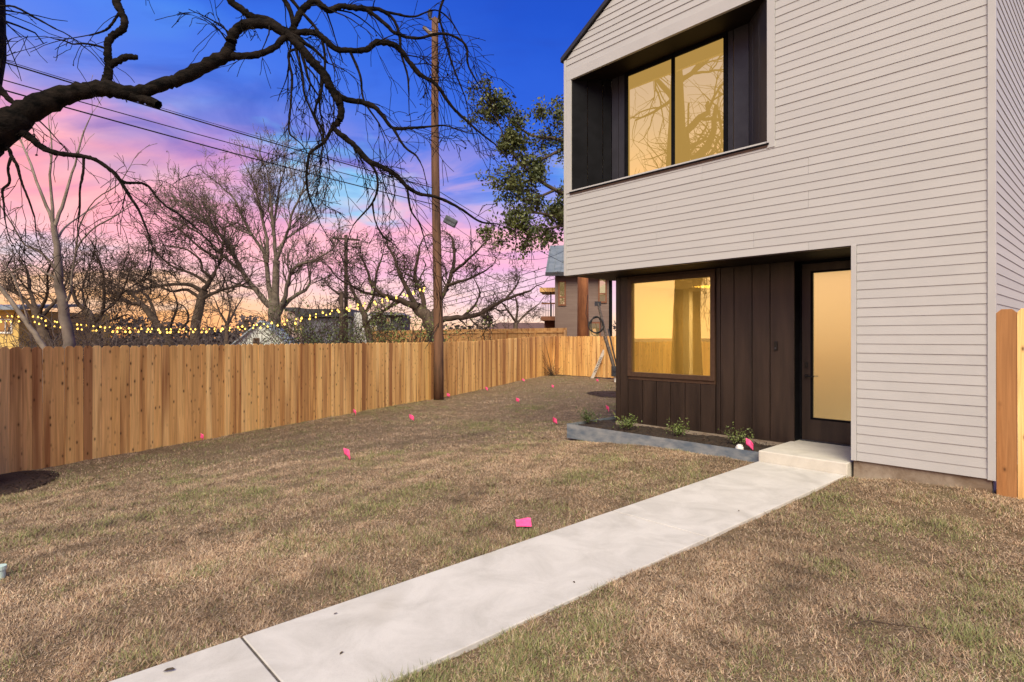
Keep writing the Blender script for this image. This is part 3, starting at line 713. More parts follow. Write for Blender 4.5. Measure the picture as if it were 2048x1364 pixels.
o = MB().box((-.16, -.096, -.02), (.16, -.088, .02)).build('case_rib', DARKM, bxr); o.rotation_euler = (0, R(28), 0)
def wire(p, q, sag, label, r=.009, t0=0, t1=1, name='overhead_wire', n=26):
    t = np.linspace(t0, t1, n); P = np.outer(1 - t, p) + np.outer(t, q); P[:, 2] -= sag * 4 * t * (1 - t)
    o = MB().tube(P - P[0], r, 5).build(name, WIRE, None, tuple(P[0]))
    tag(o, label, 'wire', 'overhead wires'); return o
W1 = [(0, 122, 868, 376, 'uppermost thick cable running from upper left to the tall pole', .014), (0, 118, 868, 372, 'thin cable lashed just above the uppermost thick cable', .006),
      (0, 158, 868, 392, 'middle cable running from upper left to the tall pole', .010), (0, 178, 868, 409, 'lowest cable running from upper left to the tall pole', .014)]
for xa, ya, xb, yb, lb, r in W1: wire(at(xa, ya, 9.9), at(xb, yb, 18.3), .05, lb, r, t0=-.45)
wire(at(880, 384, 18.3), at(1130, 527, 34), .1, 'cable falling from the tall pole to the right behind the leafy oak', .012, t1=1.0)
wire(at(880, 430, 18.3), at(1130, 500, 30), .9, 'thin slack cable leaving the tall pole to the right past the splice box', .008)
for i, (yb, lb) in enumerate(((522, 'highest'), (538, 'middle'), (552, 'lowest'))):
    wire(at(440, 706 - 4 * i, 62), at(1132, yb, 39), .5, lb + ' of the far service wires rising to the neighbouring house', .022)
wire(at(250, 385, 48), at(640, 305, 40), .1, 'thin far wire above the crown of the big bare tree', .014)
# far poles
def farpole(x, ytop, ybot, D, r, label, mat, arm=None):
    a = at(x, ybot, D); z0 = float(terrain(a[0], a[1])) - .2; h = CAMH + (HY - ytop) / F * D - z0
    p = empty('utility_pole', (a[0], a[1], z0)); tag(p, label, 'utility pole')
    MB().tube([(0, 0, 0), (0, 0, h * .5), (0, 0, h)], [r * 1.2, r * 1.1, r], 10).build('shaft', mat, p, smooth=True)
    if arm:
        zc, w, tilt = arm; zc = CAMH + (HY - zc) / F * D - z0
        MB().hexa([(-w, -.06, zc + tilt), (w, -.06, zc - tilt), (w, .06, zc - tilt), (-w, .06, zc + tilt), (-w, -.06, zc + tilt + .14), (w, -.06, zc - tilt + .14), (w, .06, zc - tilt + .14), (-w, .06, zc + tilt + .14)]).build('crossarm', mat, p)
        for s in (-.85, -.35, .35, .85): MB().tube([(w * s, 0, zc + .1), (w * s, 0, zc + .34)], .05, 6).build('insulator', DARKM, p)
    return p
farpole(692, 470, 690, 42, .13, 'dark far utility pole with a crossarm', POLED, (480, 1.0, .08))
farpole(683, 583, 690, 38, .14, 'short dark pole stub left of the crossarm pole', POLED)
farpole(1166, 520, 690, 31, .28, 'orange brown pole in front of the neighbouring house', pm('orange_pole', (.16, .055, .018, 1), (.34, .13, .045, 1), 4, .85, stretch=(1, 1, .2)))
# ------------------------------------------------------------------ string lights
BULB = emis('bulb_glow', (1, .56, .10, 1), 4.0)
bulb_m = MB().tube([(0, 0, -.085), (0, 0, -.078), (0, 0, -.055), (0, 0, -.032), (0, 0, -.02), (0, 0, 0)], [.008, .024, .034, .024, .012, .012], 8).mesh('bulb', BULB, True)
def strand(px, label, spacing, seed):
    r = np.random.default_rng(seed); P = np.array([at(x, y, D) for x, y, D in px]); 
    u = np.linspace(0, len(P) - 1, 160); Q = np.stack([np.interp(u, np.arange(len(P)), P[:, k]) for k in range(3)], 1)
    ker = np.ones(9) / 9
    Qs = np.stack([np.convolve(np.pad(Q[:, k], 4, mode='edge'), ker, 'valid') for k in range(3)], 1)
    root = empty('string_lights', tuple(Qs[-1])); tag(root, label, 'string lights', 'strings of bulbs above the fence')
    MB().tube(Qs - Qs[-1], .007, 4).build('cord', WIRE, root)
    seg = np.r_[0, np.cumsum(np.linalg.norm(np.diff(Qs, axis=0), axis=1))]
    for s in np.arange(.1, seg[-1], spacing):
        p = [np.interp(s + r.uniform(-.09, .09), seg, Qs[:, k]) for k in range(3)]
        bs_ = r.uniform(.65, 1.15); o = link_mesh('bulb', bulb_m, root, tuple(np.array(p) - Qs[-1]), 0, (bs_, bs_, bs_)); o.rotation_euler = (r.normal(0, .2), r.normal(0, .2), 0)
strand([(-120, 622, 23), (0, 631, 22.5), (70, 630, 22), (95, 640, 21.8), (200, 652, 21.2), (330, 657, 20.6), (440, 656, 20), (560, 642, 19.6), (660, 620, 19.2), (760, 598, 18.8), (866, 569, 18.35)], 'upper string of glowing bulbs from the yellow house to the pole', .27, 1)
strand([(-120, 638, 23), (0, 641, 22.5), (60, 640, 22), (95, 650, 21.8), (200, 660, 21.2), (330, 662, 20.6), (440, 661, 20), (560, 649, 19.6), (660, 626, 19.2), (760, 603, 18.8), (866, 573, 18.35)], 'lower string of glowing bulbs from the yellow house to the pole', .30, 2)

# ================================================================== trees
def smooth_path(pts, D, jit=0.0, per=4):
    """pts: (x, y, diameter_px) in photo pixels; D(x, y) depth -> dense 3D points and radii"""
    A = np.array([[*at(p[0], p[1], D(p[0], p[1])), p[2] / 2 / F * D(p[0], p[1])] for p in pts])
    n = len(A); E = np.vstack([2 * A[0] - A[1], A, 2 * A[-1] - A[-2]]); out = []
    for i in range(n - 1):
        p0, p1, p2, p3 = E[i:i + 4]
        for t in np.arange(per) / per:
            out.append(.5 * (2 * p1 + (p2 - p0) * t + (2 * p0 - 5 * p1 + 4 * p2 - p3) * t * t + (3 * p1 - p0 - 3 * p2 + p3) * t ** 3))
    out.append(A[-1]); B = np.array(out); P, r = B[:, :3], np.maximum(B[:, 3], .003)
    if jit: P = P + rng.normal(0, 1, P.shape) * (r * jit)[:, None]
    return P, r
def unit(v): return v / (np.linalg.norm(v) + 1e-9)
def grow(tb, p, d, L_, r, lv, o):
    """recursive twig; o: options dict"""
    n = max(4, int(4 + L_ / o['seg'])); n = min(n, 9)
    P = np.empty((n, 3)); P[0] = p; st = L_ / (n - 1); W_ = rng.normal(0, o['wig'], (n, 3))
    for i in range(1, n):
        d = unit(d + W_[i] + o['bias'] * (st * o['bk'])); P[i] = P[i - 1] + d * st
    rr = np.maximum(np.linspace(r, r * .4, n), o['rmin'])
    tb.tube(P, rr, 3 if r < o['thin'] else 5)
    if lv <= 0: tb.tips.append(P[-1]); tb.tips.append(P[n // 2]); return
    k = o['kids'][lv - 1]; k = rng.poisson(k) + 1
    for _ in range(k):
        i = rng.integers(1, n); dl = unit(P[i] - P[i - 1]); pr = unit(np.cross(dl, rng.normal(size=3)))
        a = R(rng.uniform(*o['ang'])); dd = unit(dl * math.cos(a) + pr * math.sin(a))
        grow(tb, P[i], dd, L_ * rng.uniform(*o['ratio']), max(rr[i] * .65, o['rmin']), lv - 1, o)
def spray(tb, P, r, per_m, L0, lv, o, start=.25, end=1.0, rmul=.45):
    """spawn branches along a limb"""
    seg = np.r_[0, np.cumsum(np.linalg.norm(np.diff(P, axis=0), axis=1))]; tot = seg[-1]
    n = max(1, int(per_m * tot * (end - start)))
    for s in rng.uniform(start, end, n) * tot:
        i = min(int(np.searchsorted(seg, s)), len(P) - 1); i = max(i, 1)
        dl = unit(P[i] - P[i - 1]); pr = unit(np.cross(dl, rng.normal(size=3))); a = R(rng.uniform(*o['ang']))
        t = s / tot
        grow(tb, P[i], unit(dl * math.cos(a) + pr * math.sin(a)), L0 * rng.uniform(.5, 1.15) * (1.15 - .5 * t), max(min(r[i] * rmul, o.get('rcap', 1)), o['rmin']), lv, o)
    grow(tb, P[-1], unit(P[-1] - P[-2]), L0 * .8, max(r[-1] * .9, o['rmin']), lv, o)

# ---- the old tree overhanging the yard on the left
def near_tree():
    root_px = -175; base = at(root_px, 960, 7.0); base[2] = float(terrain(base[0], base[1]))
    t = empty('overhanging_tree', tuple(base)); tag(t, 'old bare tree at the left edge with a thick black limb reaching over the yard', 'tree')
    def loc(P): return P - base
    D = lambda x, y: 7.0 + 1.0 * np.clip(x, -100, 1100) / 1000
    tb = TB()
    trunk = np.array([base + [0, 0, -.1], base + [.02, 0, .4], *[at(x, y, 7.0) for x, y in ((-175, 700), (-162, 520), (-140, 400), (-112, 300), (-96, 200), (-78, 90), (-76, -20), (-86, -150), (-75, -350), (-80, -600), (-70, -850), (-75, -1050))]])
    tr = np.array([.66, .54, .46, .43, .42, .43, .42, .42, .40, .34, .27, .20, .10, .03])
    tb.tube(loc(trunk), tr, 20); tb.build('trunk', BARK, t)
    limbs = [
        [(-100, 330, 90), (-40, 285, 76), (15, 250, 60), (60, 220, 46), (123, 192, 38), (176, 180, 31), (216, 178, 31), (264, 187, 27), (326, 169, 24), (359, 158, 24), (410, 133, 25), (454, 109, 25), (461, 89, 22), (468, 66, 21), (495, 48, 20), (533, 48, 19), (560, 61, 18), (581, 74, 18), (603, 97, 17), (624, 122, 17), (646, 146, 17), (659, 170, 17), (670, 189, 17), (680, 208, 15), (682, 228, 14), (676, 245, 13), (666, 254, 11), (689, 275, 11), (710, 292, 11), (736, 321, 11), (764, 334, 10), (792, 351, 9), (814, 373, 8), (839, 388, 7), (865, 392, 6), (895, 403, 6), (925, 420, 5), (960, 443, 4), (996, 448, 2)],
        [(240, 186, 22), (285, 197, 20), (317, 209, 17)],
        [(454, 112, 20), (480, 112, 14), (513, 109, 13), (547, 96, 12), (567, 77, 13), (590, 66, 13), (625, 65, 12), (642, 72, 12), (670, 96, 12), (697, 101, 11), (732, 99, 11), (753, 85, 12), (780, 87, 12), (800, 99, 11), (818, 123, 10), (842, 150, 9), (866, 164, 7), (879, 178, 7), (903, 212, 6), (930, 239, 5), (961, 266, 4), (992, 290, 3)],
        [(211, 168, 19), (216, 148, 17), (218, 130, 15), (216, 106, 14), (217, 85, 14), (228, 70, 14), (246, 58, 14), (249, 40, 14), (241, 22, 14), (232, 0, 15), (222, -50, 14), (250, -120, 9)],
        [(218, 132, 14), (238, 121, 14), (255, 114, 13), (276, 115, 9)],
        [(246, 16, 6), (229, 40, 5), (218, 55, 5), (204, 63, 4), (178, 71, 3)],
        [(212, 97, 5), (192, 91, 4), (167, 87, 4), (146, 88, 3), (127, 81, 3), (106, 77, 2)],
        [(35, 250, 18), (44, 263, 17), (62, 276, 15), (79, 291, 13), (106, 304, 11), (137, 309, 10), (167, 313, 9), (192, 320, 8), (215, 335, 8), (232, 350, 8), (243, 365, 7), (261, 395, 6), (275, 416, 5), (288, 445, 4), (303, 485, 2)],
        [(243, 362, 6), (256, 366, 6), (280, 366, 5), (296, 372, 5), (312, 392, 4), (333, 413, 4), (359, 429, 4), (400, 462, 3)],
        [(-10, 270, 12), (2, 287, 8), (18, 299, 7), (23, 313, 7), (33, 328, 6), (39, 350, 5), (46, 372, 4), (55, 394, 4), (69, 434, 3)],
        [(23, 313, 6), (16, 337, 5), (19, 364, 5), (5, 380, 5), (7, 402, 4), (10, 440, 3)],
        [(167, 313, 6), (167, 334, 5), (164, 358, 5), (160, 376, 4), (159, 420, 4), (157, 440, 3)],
        [(585, 66, 16), (588, 54, 15), (599, 28, 14), (616, 9, 13), (631, 2, 12), (646, 13, 12), (659, 21, 12), (680, 13, 12), (702, 15, 11), (732, 18, 11), (758, 19, 8), (786, 38, 6), (799, 71, 6), (803, 110, 5), (815, 150, 4), (818, 190, 3)],
        [(732, 18, 9), (753, 34, 8), (775, 52, 8), (792, 67, 7), (835, 77, 6), (872, 68, 6), (904, 71, 5), (932, 92, 5), (936, 129, 4), (953, 163, 3)],
        [(455, -30, 16), (461, 0, 15), (485, 20, 14), (506, 34, 14), (540, 41, 13), (567, 61, 13)],
        [(540, -40, 10), (575, 10, 10), (588, 50, 10), (600, 92, 9)],
        [(560, -30, 8), (600, 20, 7), (640, 70, 6), (650, 130, 5), (640, 200, 4)],
        [(662, 178, 13), (689, 198, 12), (723, 204, 11), (749, 214, 10), (766, 232, 8), (786, 256, 7), (822, 256, 6), (863, 253, 4)],
        [(786, 256, 6), (809, 293, 5), (831, 310, 4), (841, 325, 3)],
        [(666, 254, 8), (648, 284, 7), (622, 304, 6), (616, 323, 6), (613, 357, 5), (618, 392, 4), (631, 424, 3)],
        [(605, 97, 6), (579, 103, 5), (579, 129, 5), (584, 155, 5), (581, 215, 4), (578, 262, 4), (592, 279, 3)],
        [(644, 152, 6), (642, 183, 6), (631, 215, 5), (631, 236, 5), (646, 266, 4), (640, 330, 3)],
        [(736, 321, 6), (752, 345, 5), (755, 375, 5), (745, 405, 4), (715, 440, 3)],
        [(814, 373, 5), (822, 420, 4), (840, 450, 3), (855, 500, 2)],
        [(745, 405, 4), (750, 440, 3), (765, 470, 3), (790, 490, 2)],
        [(590, 90, 6), (605, 150, 5), (610, 190, 4), (635, 250, 4), (650, 290, 3)],
        [(-40, 150, 30), (-5, 175, 16), (20, 200, 10), (45, 215, 6), (60, 225, 4)],
        [(0, 12, 4), (30, 14, 4), (70, 35, 4), (112, 58, 3)],
        [(700, 102, 6), (720, 150, 5), (728, 200, 4), (760, 250, 3)],
        [(760, 20, 5), (800, 30, 5), (830, 33, 4), (870, 20, 3), (900, 40, 3), (925, 80, 2)],
        [(905, -40, 6), (880, 20, 5), (885, 60, 4), (905, 130, 4), (925, 180, 3)],
    ]
    tbl = TB(); tbt = TB()
    o = dict(seg=.12, wig=.13, bias=np.array([.12, 0, -1.0]), bk=1.5, rmin=.0042, thin=.012, kids=(1.2, 1.5), ang=(20, 60), ratio=(.45, .85), rcap=.012)
    for k, L_ in enumerate(limbs):
        off = rng.normal(0, .22) if k > 3 else 0
        P, r = smooth_path(L_, lambda x, y: D(x, y), .07, 6)
        r = r * (1 + rng.normal(0, .055, len(r)))
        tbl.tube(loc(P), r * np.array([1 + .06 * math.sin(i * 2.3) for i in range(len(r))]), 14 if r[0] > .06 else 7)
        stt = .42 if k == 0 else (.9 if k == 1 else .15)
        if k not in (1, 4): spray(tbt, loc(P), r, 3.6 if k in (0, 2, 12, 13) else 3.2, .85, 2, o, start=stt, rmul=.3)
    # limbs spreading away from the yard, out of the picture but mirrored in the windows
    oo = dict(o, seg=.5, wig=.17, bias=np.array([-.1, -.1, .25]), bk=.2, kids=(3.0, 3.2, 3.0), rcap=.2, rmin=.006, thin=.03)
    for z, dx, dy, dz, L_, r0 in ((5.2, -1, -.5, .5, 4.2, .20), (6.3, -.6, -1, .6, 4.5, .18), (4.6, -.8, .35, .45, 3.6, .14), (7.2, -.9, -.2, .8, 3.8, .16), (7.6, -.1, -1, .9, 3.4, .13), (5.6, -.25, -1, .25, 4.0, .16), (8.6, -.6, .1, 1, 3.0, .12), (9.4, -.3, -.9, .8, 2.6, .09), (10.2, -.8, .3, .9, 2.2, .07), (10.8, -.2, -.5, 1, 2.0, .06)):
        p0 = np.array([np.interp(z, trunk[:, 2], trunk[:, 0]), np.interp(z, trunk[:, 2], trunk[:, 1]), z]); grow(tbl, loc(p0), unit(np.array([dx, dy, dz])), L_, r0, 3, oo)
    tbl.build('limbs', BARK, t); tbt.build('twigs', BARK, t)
    C = np.array(tbt.tips); C = C[rng.random(len(C)) < .12]
    sb_ = link_mesh('seed_balls', leaf_mesh('seed_balls', C, .035, BARK, aspect=.9), t); sb_['kind'] = 'stuff'
    return t
near_tree()

def bare_tree(name, label, base_px, D0, limbs, mat, opts=None, dens=1.6, L0=2.2, lv=2, leaf=0.0, leafmat_=None, trunk=1, group='bare trees beyond the fence', start=.25, leafsize=.10, twigmat=None):
    if D0 > 20: dens *= 1.8
    b = at(base_px, 690, D0); b[2] = float(terrain(b[0], b[1])) - .1
    t = empty(name, tuple(b)); tag(t, label, 'tree', group)
    o = dict(seg=.45, wig=.22, bias=np.array([0, 0, .5]), bk=.25, rmin=.00029 * D0, thin=.05, kids=(3.4, 3.8), ang=(22, 60), ratio=(.42, .72), rcap=.06)
    if opts: o.update(opts)
    tb = TB(); tc = TB()
    for k, L_ in enumerate(limbs):
        off = 0 if k < trunk else rng.normal(0, .6)
        n = len(L_); cnt = {'i': 0}
        A = []
        for q, p in enumerate(L_): A.append(p)
        xs = np.array([p[0] for p in L_], float)
        def Df(x, y, L_=L_, off=off):
            y0, y1 = L_[0][1], L_[-1][1]; f = np.hypot(x - L_[0][0], y - y0) / (np.hypot(L_[-1][0] - L_[0][0], y1 - y0) + 1e-6)
            return D0 + off * 2.0 * float(f)
        P, r = smooth_path(L_, Df, .12, 3)
        if k >= trunk: r = r * (.80 - .12 * np.linspace(0, 1, len(r)))
        P = P - b
        if k < trunk: P[0, 2] = min(P[0, 2], 0.0)
        (tb if k < trunk else tc).tube(P, r, 9 if r[0] > .08 else 6)
        if k >= trunk or len(limbs) == 1: spray(tc, P, r, dens, L0, lv, o, start=start)
    tb.build('trunk', mat, t); tc.build('branches', twigmat or mat, t)
    if leaf and tc.tips:
        C = np.array(tc.tips); C = C[rng.random(len(C)) < leaf]
        C = C + rng.normal(0, .08, C.shape)
        if len(C): link_mesh('leaves', leaf_mesh('leaves', C, leafsize, leafmat_ or LEAFB), t)
    return t
# slender pale tree just behind the fence
bare_tree('slender_tree', 'slender pale-barked tree just behind the left part of the fence', 139, 12.5, [
    [(139, 712, 22), (137, 690, 21), (130, 640, 19), (124, 610, 18), (118, 570, 16), (117, 540, 14), (113, 490, 12), (108, 450, 11)],
    [(108, 452, 9), (98, 425, 8), (80, 380, 7), (62, 330, 6), (42, 280, 4), (30, 240, 3)], [(107, 450, 9), (104, 400, 7), (100, 350, 6), (104, 300, 4), (98, 250, 3)],
    [(110, 452, 9), (124, 415, 8), (135, 375, 7), (150, 330, 5), (165, 270, 4), (185, 225, 2)], [(117, 545, 7), (98, 520, 6), (76, 500, 5), (50, 490, 5), (25, 450, 4), (0, 410, 3)],
    [(122, 615, 9), (140, 590, 7), (143, 560, 6), (152, 505, 5), (165, 480, 5), (190, 455, 4), (225, 435, 4), (262, 412, 2)], [(152, 500, 5), (160, 450, 4), (190, 400, 3), (235, 370, 3), (262, 330, 2)],
    [(112, 480, 7), (130, 455, 5), (170, 425, 4), (200, 405, 3)], [(118, 560, 6), (90, 545, 5), (60, 530, 4), (20, 545, 3)]],
    BARK3, dict(wig=.14, ang=(20, 50), kids=(1.5, 1.8), rmin=.0055, thin=.02, rcap=.02), dens=2.2, L0=.75, lv=1)
bare_tree('leaning_tree', 'thin grey trunk leaning left in front of the yellow house', 92, 13.5, [
    [(92, 706, 12), (84, 690, 11), (60, 655, 10), (35, 620, 9), (12, 590, 8), (-20, 550, 7)], [(60, 655, 5), (30, 560, 4), (0, 520, 3)]], BARK3, dict(rmin=.005, kids=(1.2, 1.2)), dens=1.0, L0=.6, lv=1)
OAK = dict(wig=.30, ang=(28, 75), bias=np.array([0, 0, .15]), bk=.3)
bare_tree('dark_oak', 'dark twiggy oak behind the yellow house at far left', 98, 24, [
    [(98, 706, 22), (88, 670, 19), (76, 640, 17), (72, 618, 14)],
    [(74, 630, 11), (50, 600, 9), (20, 580, 7), (-10, 575, 4)], [(74, 622, 11), (60, 580, 8), (55, 545, 6), (40, 520, 4)], [(78, 636, 10), (110, 605, 8), (130, 570, 6), (140, 540, 4)],
    [(78, 630, 9), (95, 585, 7), (95, 545, 5), (110, 515, 3)], [(84, 655, 8), (130, 640, 6), (165, 620, 4), (175, 590, 3)]], BARK2, OAK, dens=2.3, L0=1.9, lv=2, leaf=.12, leafsize=.09, twigmat=BARKT)
bare_tree('dark_oak', 'dark twiggy oak with a kinked trunk right of the slender pale tree', 194, 26, [
    [(194, 706, 20), (194, 670, 18), (188, 648, 16), (170, 620, 14)],
    [(172, 622, 11), (150, 600, 9), (140, 560, 6), (120, 530, 4)], [(188, 648, 10), (205, 625, 9), (208, 590, 7), (205, 540, 5), (190, 505, 3)], [(205, 625, 8), (235, 600, 6), (250, 570, 4), (260, 540, 3)],
    [(175, 628, 8), (165, 580, 6), (180, 530, 4)], [(190, 655, 8), (225, 640, 6), (255, 628, 4)]], BARK2, OAK, dens=2.4, L0=2.0, lv=2, leaf=.12, leafsize=.09, twigmat=BARKT)
bare_tree('arching_oak', 'oak with arching orange-brown limbs against the brightest part of the sky', 342, 30, [
    [(345, 706, 20), (335, 675, 16), (320, 655, 14), (305, 635, 13), (290, 615, 12)],
    [(292, 617, 12), (275, 607, 10), (255, 605, 8), (235, 590, 6), (222, 570, 4)], [(292, 617, 9), (265, 590, 8), (240, 575, 6), (215, 560, 4)], [(318, 652, 8), (300, 600, 7), (280, 580, 5), (265, 550, 3)],
    [(330, 668, 9), (345, 640, 7), (355, 610, 5), (345, 580, 4)], [(335, 675, 8), (375, 645, 6), (370, 615, 4), (350, 605, 3)]], BARK2, OAK, dens=1.9, L0=1.8, lv=2, leaf=.08, leafsize=.1, twigmat=BARKT)
bare_tree('spreading_oak', 'spreading oak with a flat crown left of the tallest bare tree', 392, 36, [
    [(390, 712, 21), (391, 680, 19), (394, 640, 18), (400, 605, 17), (408, 580, 15)],
    [(406, 585, 12), (385, 572, 10), (350, 568, 9), (315, 572, 7), (280, 580, 5), (250, 590, 3)], [(402, 598, 9), (375, 580, 8), (340, 582, 6), (300, 560, 5), (265, 545, 3)],
    [(408, 580, 13), (424, 555, 11), (438, 525, 9), (446, 490, 7), (450, 455, 5)], [(424, 555, 8), (405, 540, 7), (400, 520, 6), (375, 500, 5), (330, 490, 3)], [(416, 568, 8), (385, 548, 7), (340, 530, 5), (310, 500, 4), (290, 470, 3)],
    [(440, 520, 7), (400, 495, 6), (360, 460, 4), (330, 440, 3)], [(404, 598, 9), (440, 580, 8), (480, 572, 6), (500, 560, 4)], [(446, 490, 6), (425, 460, 5), (400, 430, 3)]],
    BARK2, dict(OAK, bias=np.array([-.3, 0, .1])), dens=2.0, L0=2.6, lv=2, leaf=.22, leafsize=.13, twigmat=BARKT)
bare_tree('tall_bare_tree', 'tallest pale grey bare tree with upswept limbs above the white shed', 548, 38, [
    [(550, 716, 30), (549, 690, 27), (548, 650, 24), (549, 620, 24), (551, 600, 16), (551, 560, 14), (553, 520, 13)],
    [(548, 622, 17), (530, 600, 15), (510, 578, 13), (485, 545, 12), (465, 505, 11), (445, 475, 9), (425, 450, 7), (400, 430, 5), (365, 405, 3)], [(545, 610, 13), (537, 570, 12), (533, 525, 11), (525, 500, 9), (505, 470, 7), (485, 435, 6), (470, 400, 5), (440, 370, 3)],
    [(535, 525, 9), (534, 480, 8), (525, 440, 7), (515, 395, 5), (505, 360, 4), (495, 340, 3)], [(553, 520, 11), (549, 480, 9), (545, 430, 8), (540, 390, 6), (535, 345, 3)], [(553, 522, 10), (565, 490, 8), (578, 455, 7), (585, 425, 6), (600, 395, 5), (612, 360, 3)],
    [(545, 470, 7), (552, 420, 6), (560, 370, 4), (570, 335, 3)], [(556, 630, 15), (568, 600, 12), (574, 570, 10), (582, 545, 9), (597, 530, 8), (625, 522, 6), (655, 505, 3)], [(562, 620, 11), (580, 598, 10), (605, 583, 9), (618, 570, 7), (621, 548, 4)],
    [(505, 470, 6), (470, 455, 5), (430, 425, 4), (395, 395, 3)], [(480, 540, 8), (450, 515, 7), (410, 475, 5), (370, 450, 4), (335, 430, 3)], [(555, 500, 7), (570, 480, 6), (590, 465, 5), (615, 450, 3)], [(465, 510, 7), (440, 470, 6), (400, 440, 4), (350, 420, 3)],
    [(510, 578, 8), (480, 570, 6), (450, 560, 4), (430, 570, 3)]],
    BARK4, dict(wig=.17, ang=(18, 48), bias=np.array([0, 0, .9]), bk=.35, rcap=.05), dens=1.9, L0=2.4, lv=2, leaf=.22, leafsize=.14, twigmat=BARK4)
bare_tree('gnarled_oak', 'gnarled oak sprawling behind the tall utility pole', 872, 34, [
    [(880, 716, 36), (876, 680, 32), (866, 655, 28), (850, 628, 25), (830, 612, 22)],
    [(832, 614, 18), (800, 600, 15), (770, 592, 12), (745, 570, 9), (735, 540, 7), (720, 510, 4)], [(834, 615, 14), (815, 580, 12), (800, 550, 10), (790, 520, 8), (775, 490, 5)], [(850, 628, 14), (845, 590, 12), (830, 555, 10), (835, 520, 8), (840, 490, 5)],
    [(858, 640, 14), (880, 600, 12), (900, 560, 11), (908, 520, 9), (905, 480, 6)], [(862, 650, 17), (890, 638, 15), (925, 634, 13), (960, 628, 12), (985, 612, 11), (1010, 600, 9), (1035, 590, 8), (1060, 582, 5)], [(905, 545, 8), (935, 520, 7), (955, 500, 5), (970, 485, 3)],
    [(895, 570, 9), (930, 560, 7), (965, 545, 5), (985, 530, 3)], [(770, 592, 9), (730, 585, 7), (700, 570, 6), (675, 555, 4), (655, 530, 3)], [(800, 602, 8), (770, 620, 7), (740, 640, 6), (720, 660, 4)], [(960, 628, 8), (985, 640, 7), (975, 655, 5)],
    [(1010, 600, 7), (1030, 575, 5), (1040, 555, 3)], [(925, 634, 8), (950, 610, 6), (960, 585, 5), (950, 560, 3)]],
    BARK2, dict(wig=.38, ang=(30, 80), bias=np.array([0, 0, .2]), bk=.3, kids=(2.6, 3.0)), dens=1.9, L0=1.9, lv=2, leaf=.18, leafsize=.12, twigmat=BARKT)
bare_tree('leafy_oak', 'small half-leafed oak around the far crossarm pole', 740, 40, [
    [(744, 712, 16), (738, 670, 14), (728, 630, 12), (715, 600, 10)],
    [(716, 602, 9), (700, 570, 7), (690, 535, 5), (680, 505, 3)], [(728, 630, 8), (748, 590, 7), (752, 550, 6), (765, 510, 4)], [(716, 600, 7), (680, 590, 6), (655, 570, 4)], [(735, 650, 8), (770, 620, 6), (800, 590, 5), (815, 560, 3)]], BARK2, OAK, dens=2.0, L0=2.2, lv=2, leaf=.5, leafmat_=LEAF, leafsize=.16, twigmat=BARKT)
bare_tree('distant_bare_tree', 'small far bare tree left of the neighbouring house', 1040, 62, [
    [(1030, 712, 12), (1030, 670, 10), (1032, 645, 9)], [(1032, 645, 7), (1015, 620, 5), (1000, 600, 3)], [(1032, 645, 7), (1035, 615, 5), (1030, 590, 3)], [(1032, 648, 6), (1055, 625, 5), (1075, 610, 3)]], BARK2, OAK, dens=1.2, L0=3.2, lv=2, leaf=.1, leafsize=.2)
bare_tree('distant_bare_tree', 'far bare tree in the orange glow left of the tall tree', 450, 60, [
    [(452, 716, 10), (452, 690, 9), (455, 650, 8)], [(455, 650, 7), (440, 625, 5), (430, 600, 3)], [(455, 650, 7), (470, 620, 5), (485, 595, 3)], [(455, 652, 6), (460, 615, 4), (455, 590, 3)]], BARK2, OAK, dens=1.0, L0=3.0, lv=2, leaf=.05)

# ---- evergreen oak leaning out from behind the house
def evergreen():
    b = at(1345, 690, 25); b[2] = float(terrain(b[0], b[1])) - .1
    t = empty('evergreen_oak', tuple(b)); tag(t, 'leafy evergreen oak showing past the upper left edge of the house', 'tree')
    D = lambda x, y: 25.0 - 1.5 * np.clip((1345 - x) / 300, 0, 1.4)
    tb = TB(); P, r = smooth_path([(1345, 720, 36), (1340, 640, 30), (1320, 560, 26), (1290, 480, 22)], D, .05); P -= b; P[0, 2] = 0; tb.tube(P, r, 10); tb.build('trunk', BARK2, t)
    tc = TB(); C = []
    limbs = [[(1290, 480, 18), (1230, 430, 14), (1160, 400, 10), (1110, 380, 8), (1060, 345, 6), (1020, 300, 4), (995, 240, 2)], [(1290, 480, 16), (1230, 380, 12), (1170, 320, 9), (1120, 280, 7), (1060, 270, 5), (1010, 230, 3), (975, 205, 2)],
             [(1230, 430, 10), (1150, 440, 8), (1100, 430, 6), (1050, 425, 4), (1010, 445, 2)], [(1110, 380, 6), (1075, 395, 5), (1045, 400, 4), (1020, 380, 2)], [(1170, 320, 7), (1140, 260, 5), (1120, 235, 3)],
             [(1120, 300, 6), (1080, 320, 5), (1040, 330, 4), (1015, 345, 2)], [(1150, 440, 6), (1110, 455, 5), (1070, 460, 3), (1040, 465, 2)], [(1250, 400, 9), (1220, 300, 7), (1180, 220, 4)]]
    o = dict(seg=.3, wig=.26, bias=np.array([-.3, 0, .2]), bk=.3, rmin=.008, thin=.04, kids=(2.4, 2.4), ang=(25, 70), ratio=(.4, .7), rcap=.03)
    for L_ in limbs:
        P, r = smooth_path(L_, D, .1, 3); P = P - b; tc.tube(P, r, 6); spray(tc, P, r, 3.6, .95, 2, o, start=.25)
    tc.build('branches', BARK2, t)
    tips = np.array(tc.tips); C = np.repeat(tips, 9, 0); C = C + rng.normal(0, .15, C.shape)
    link_mesh('foliage', leaf_mesh('foliage', C, .15, LEAF, aspect=.55), t)
evergreen()

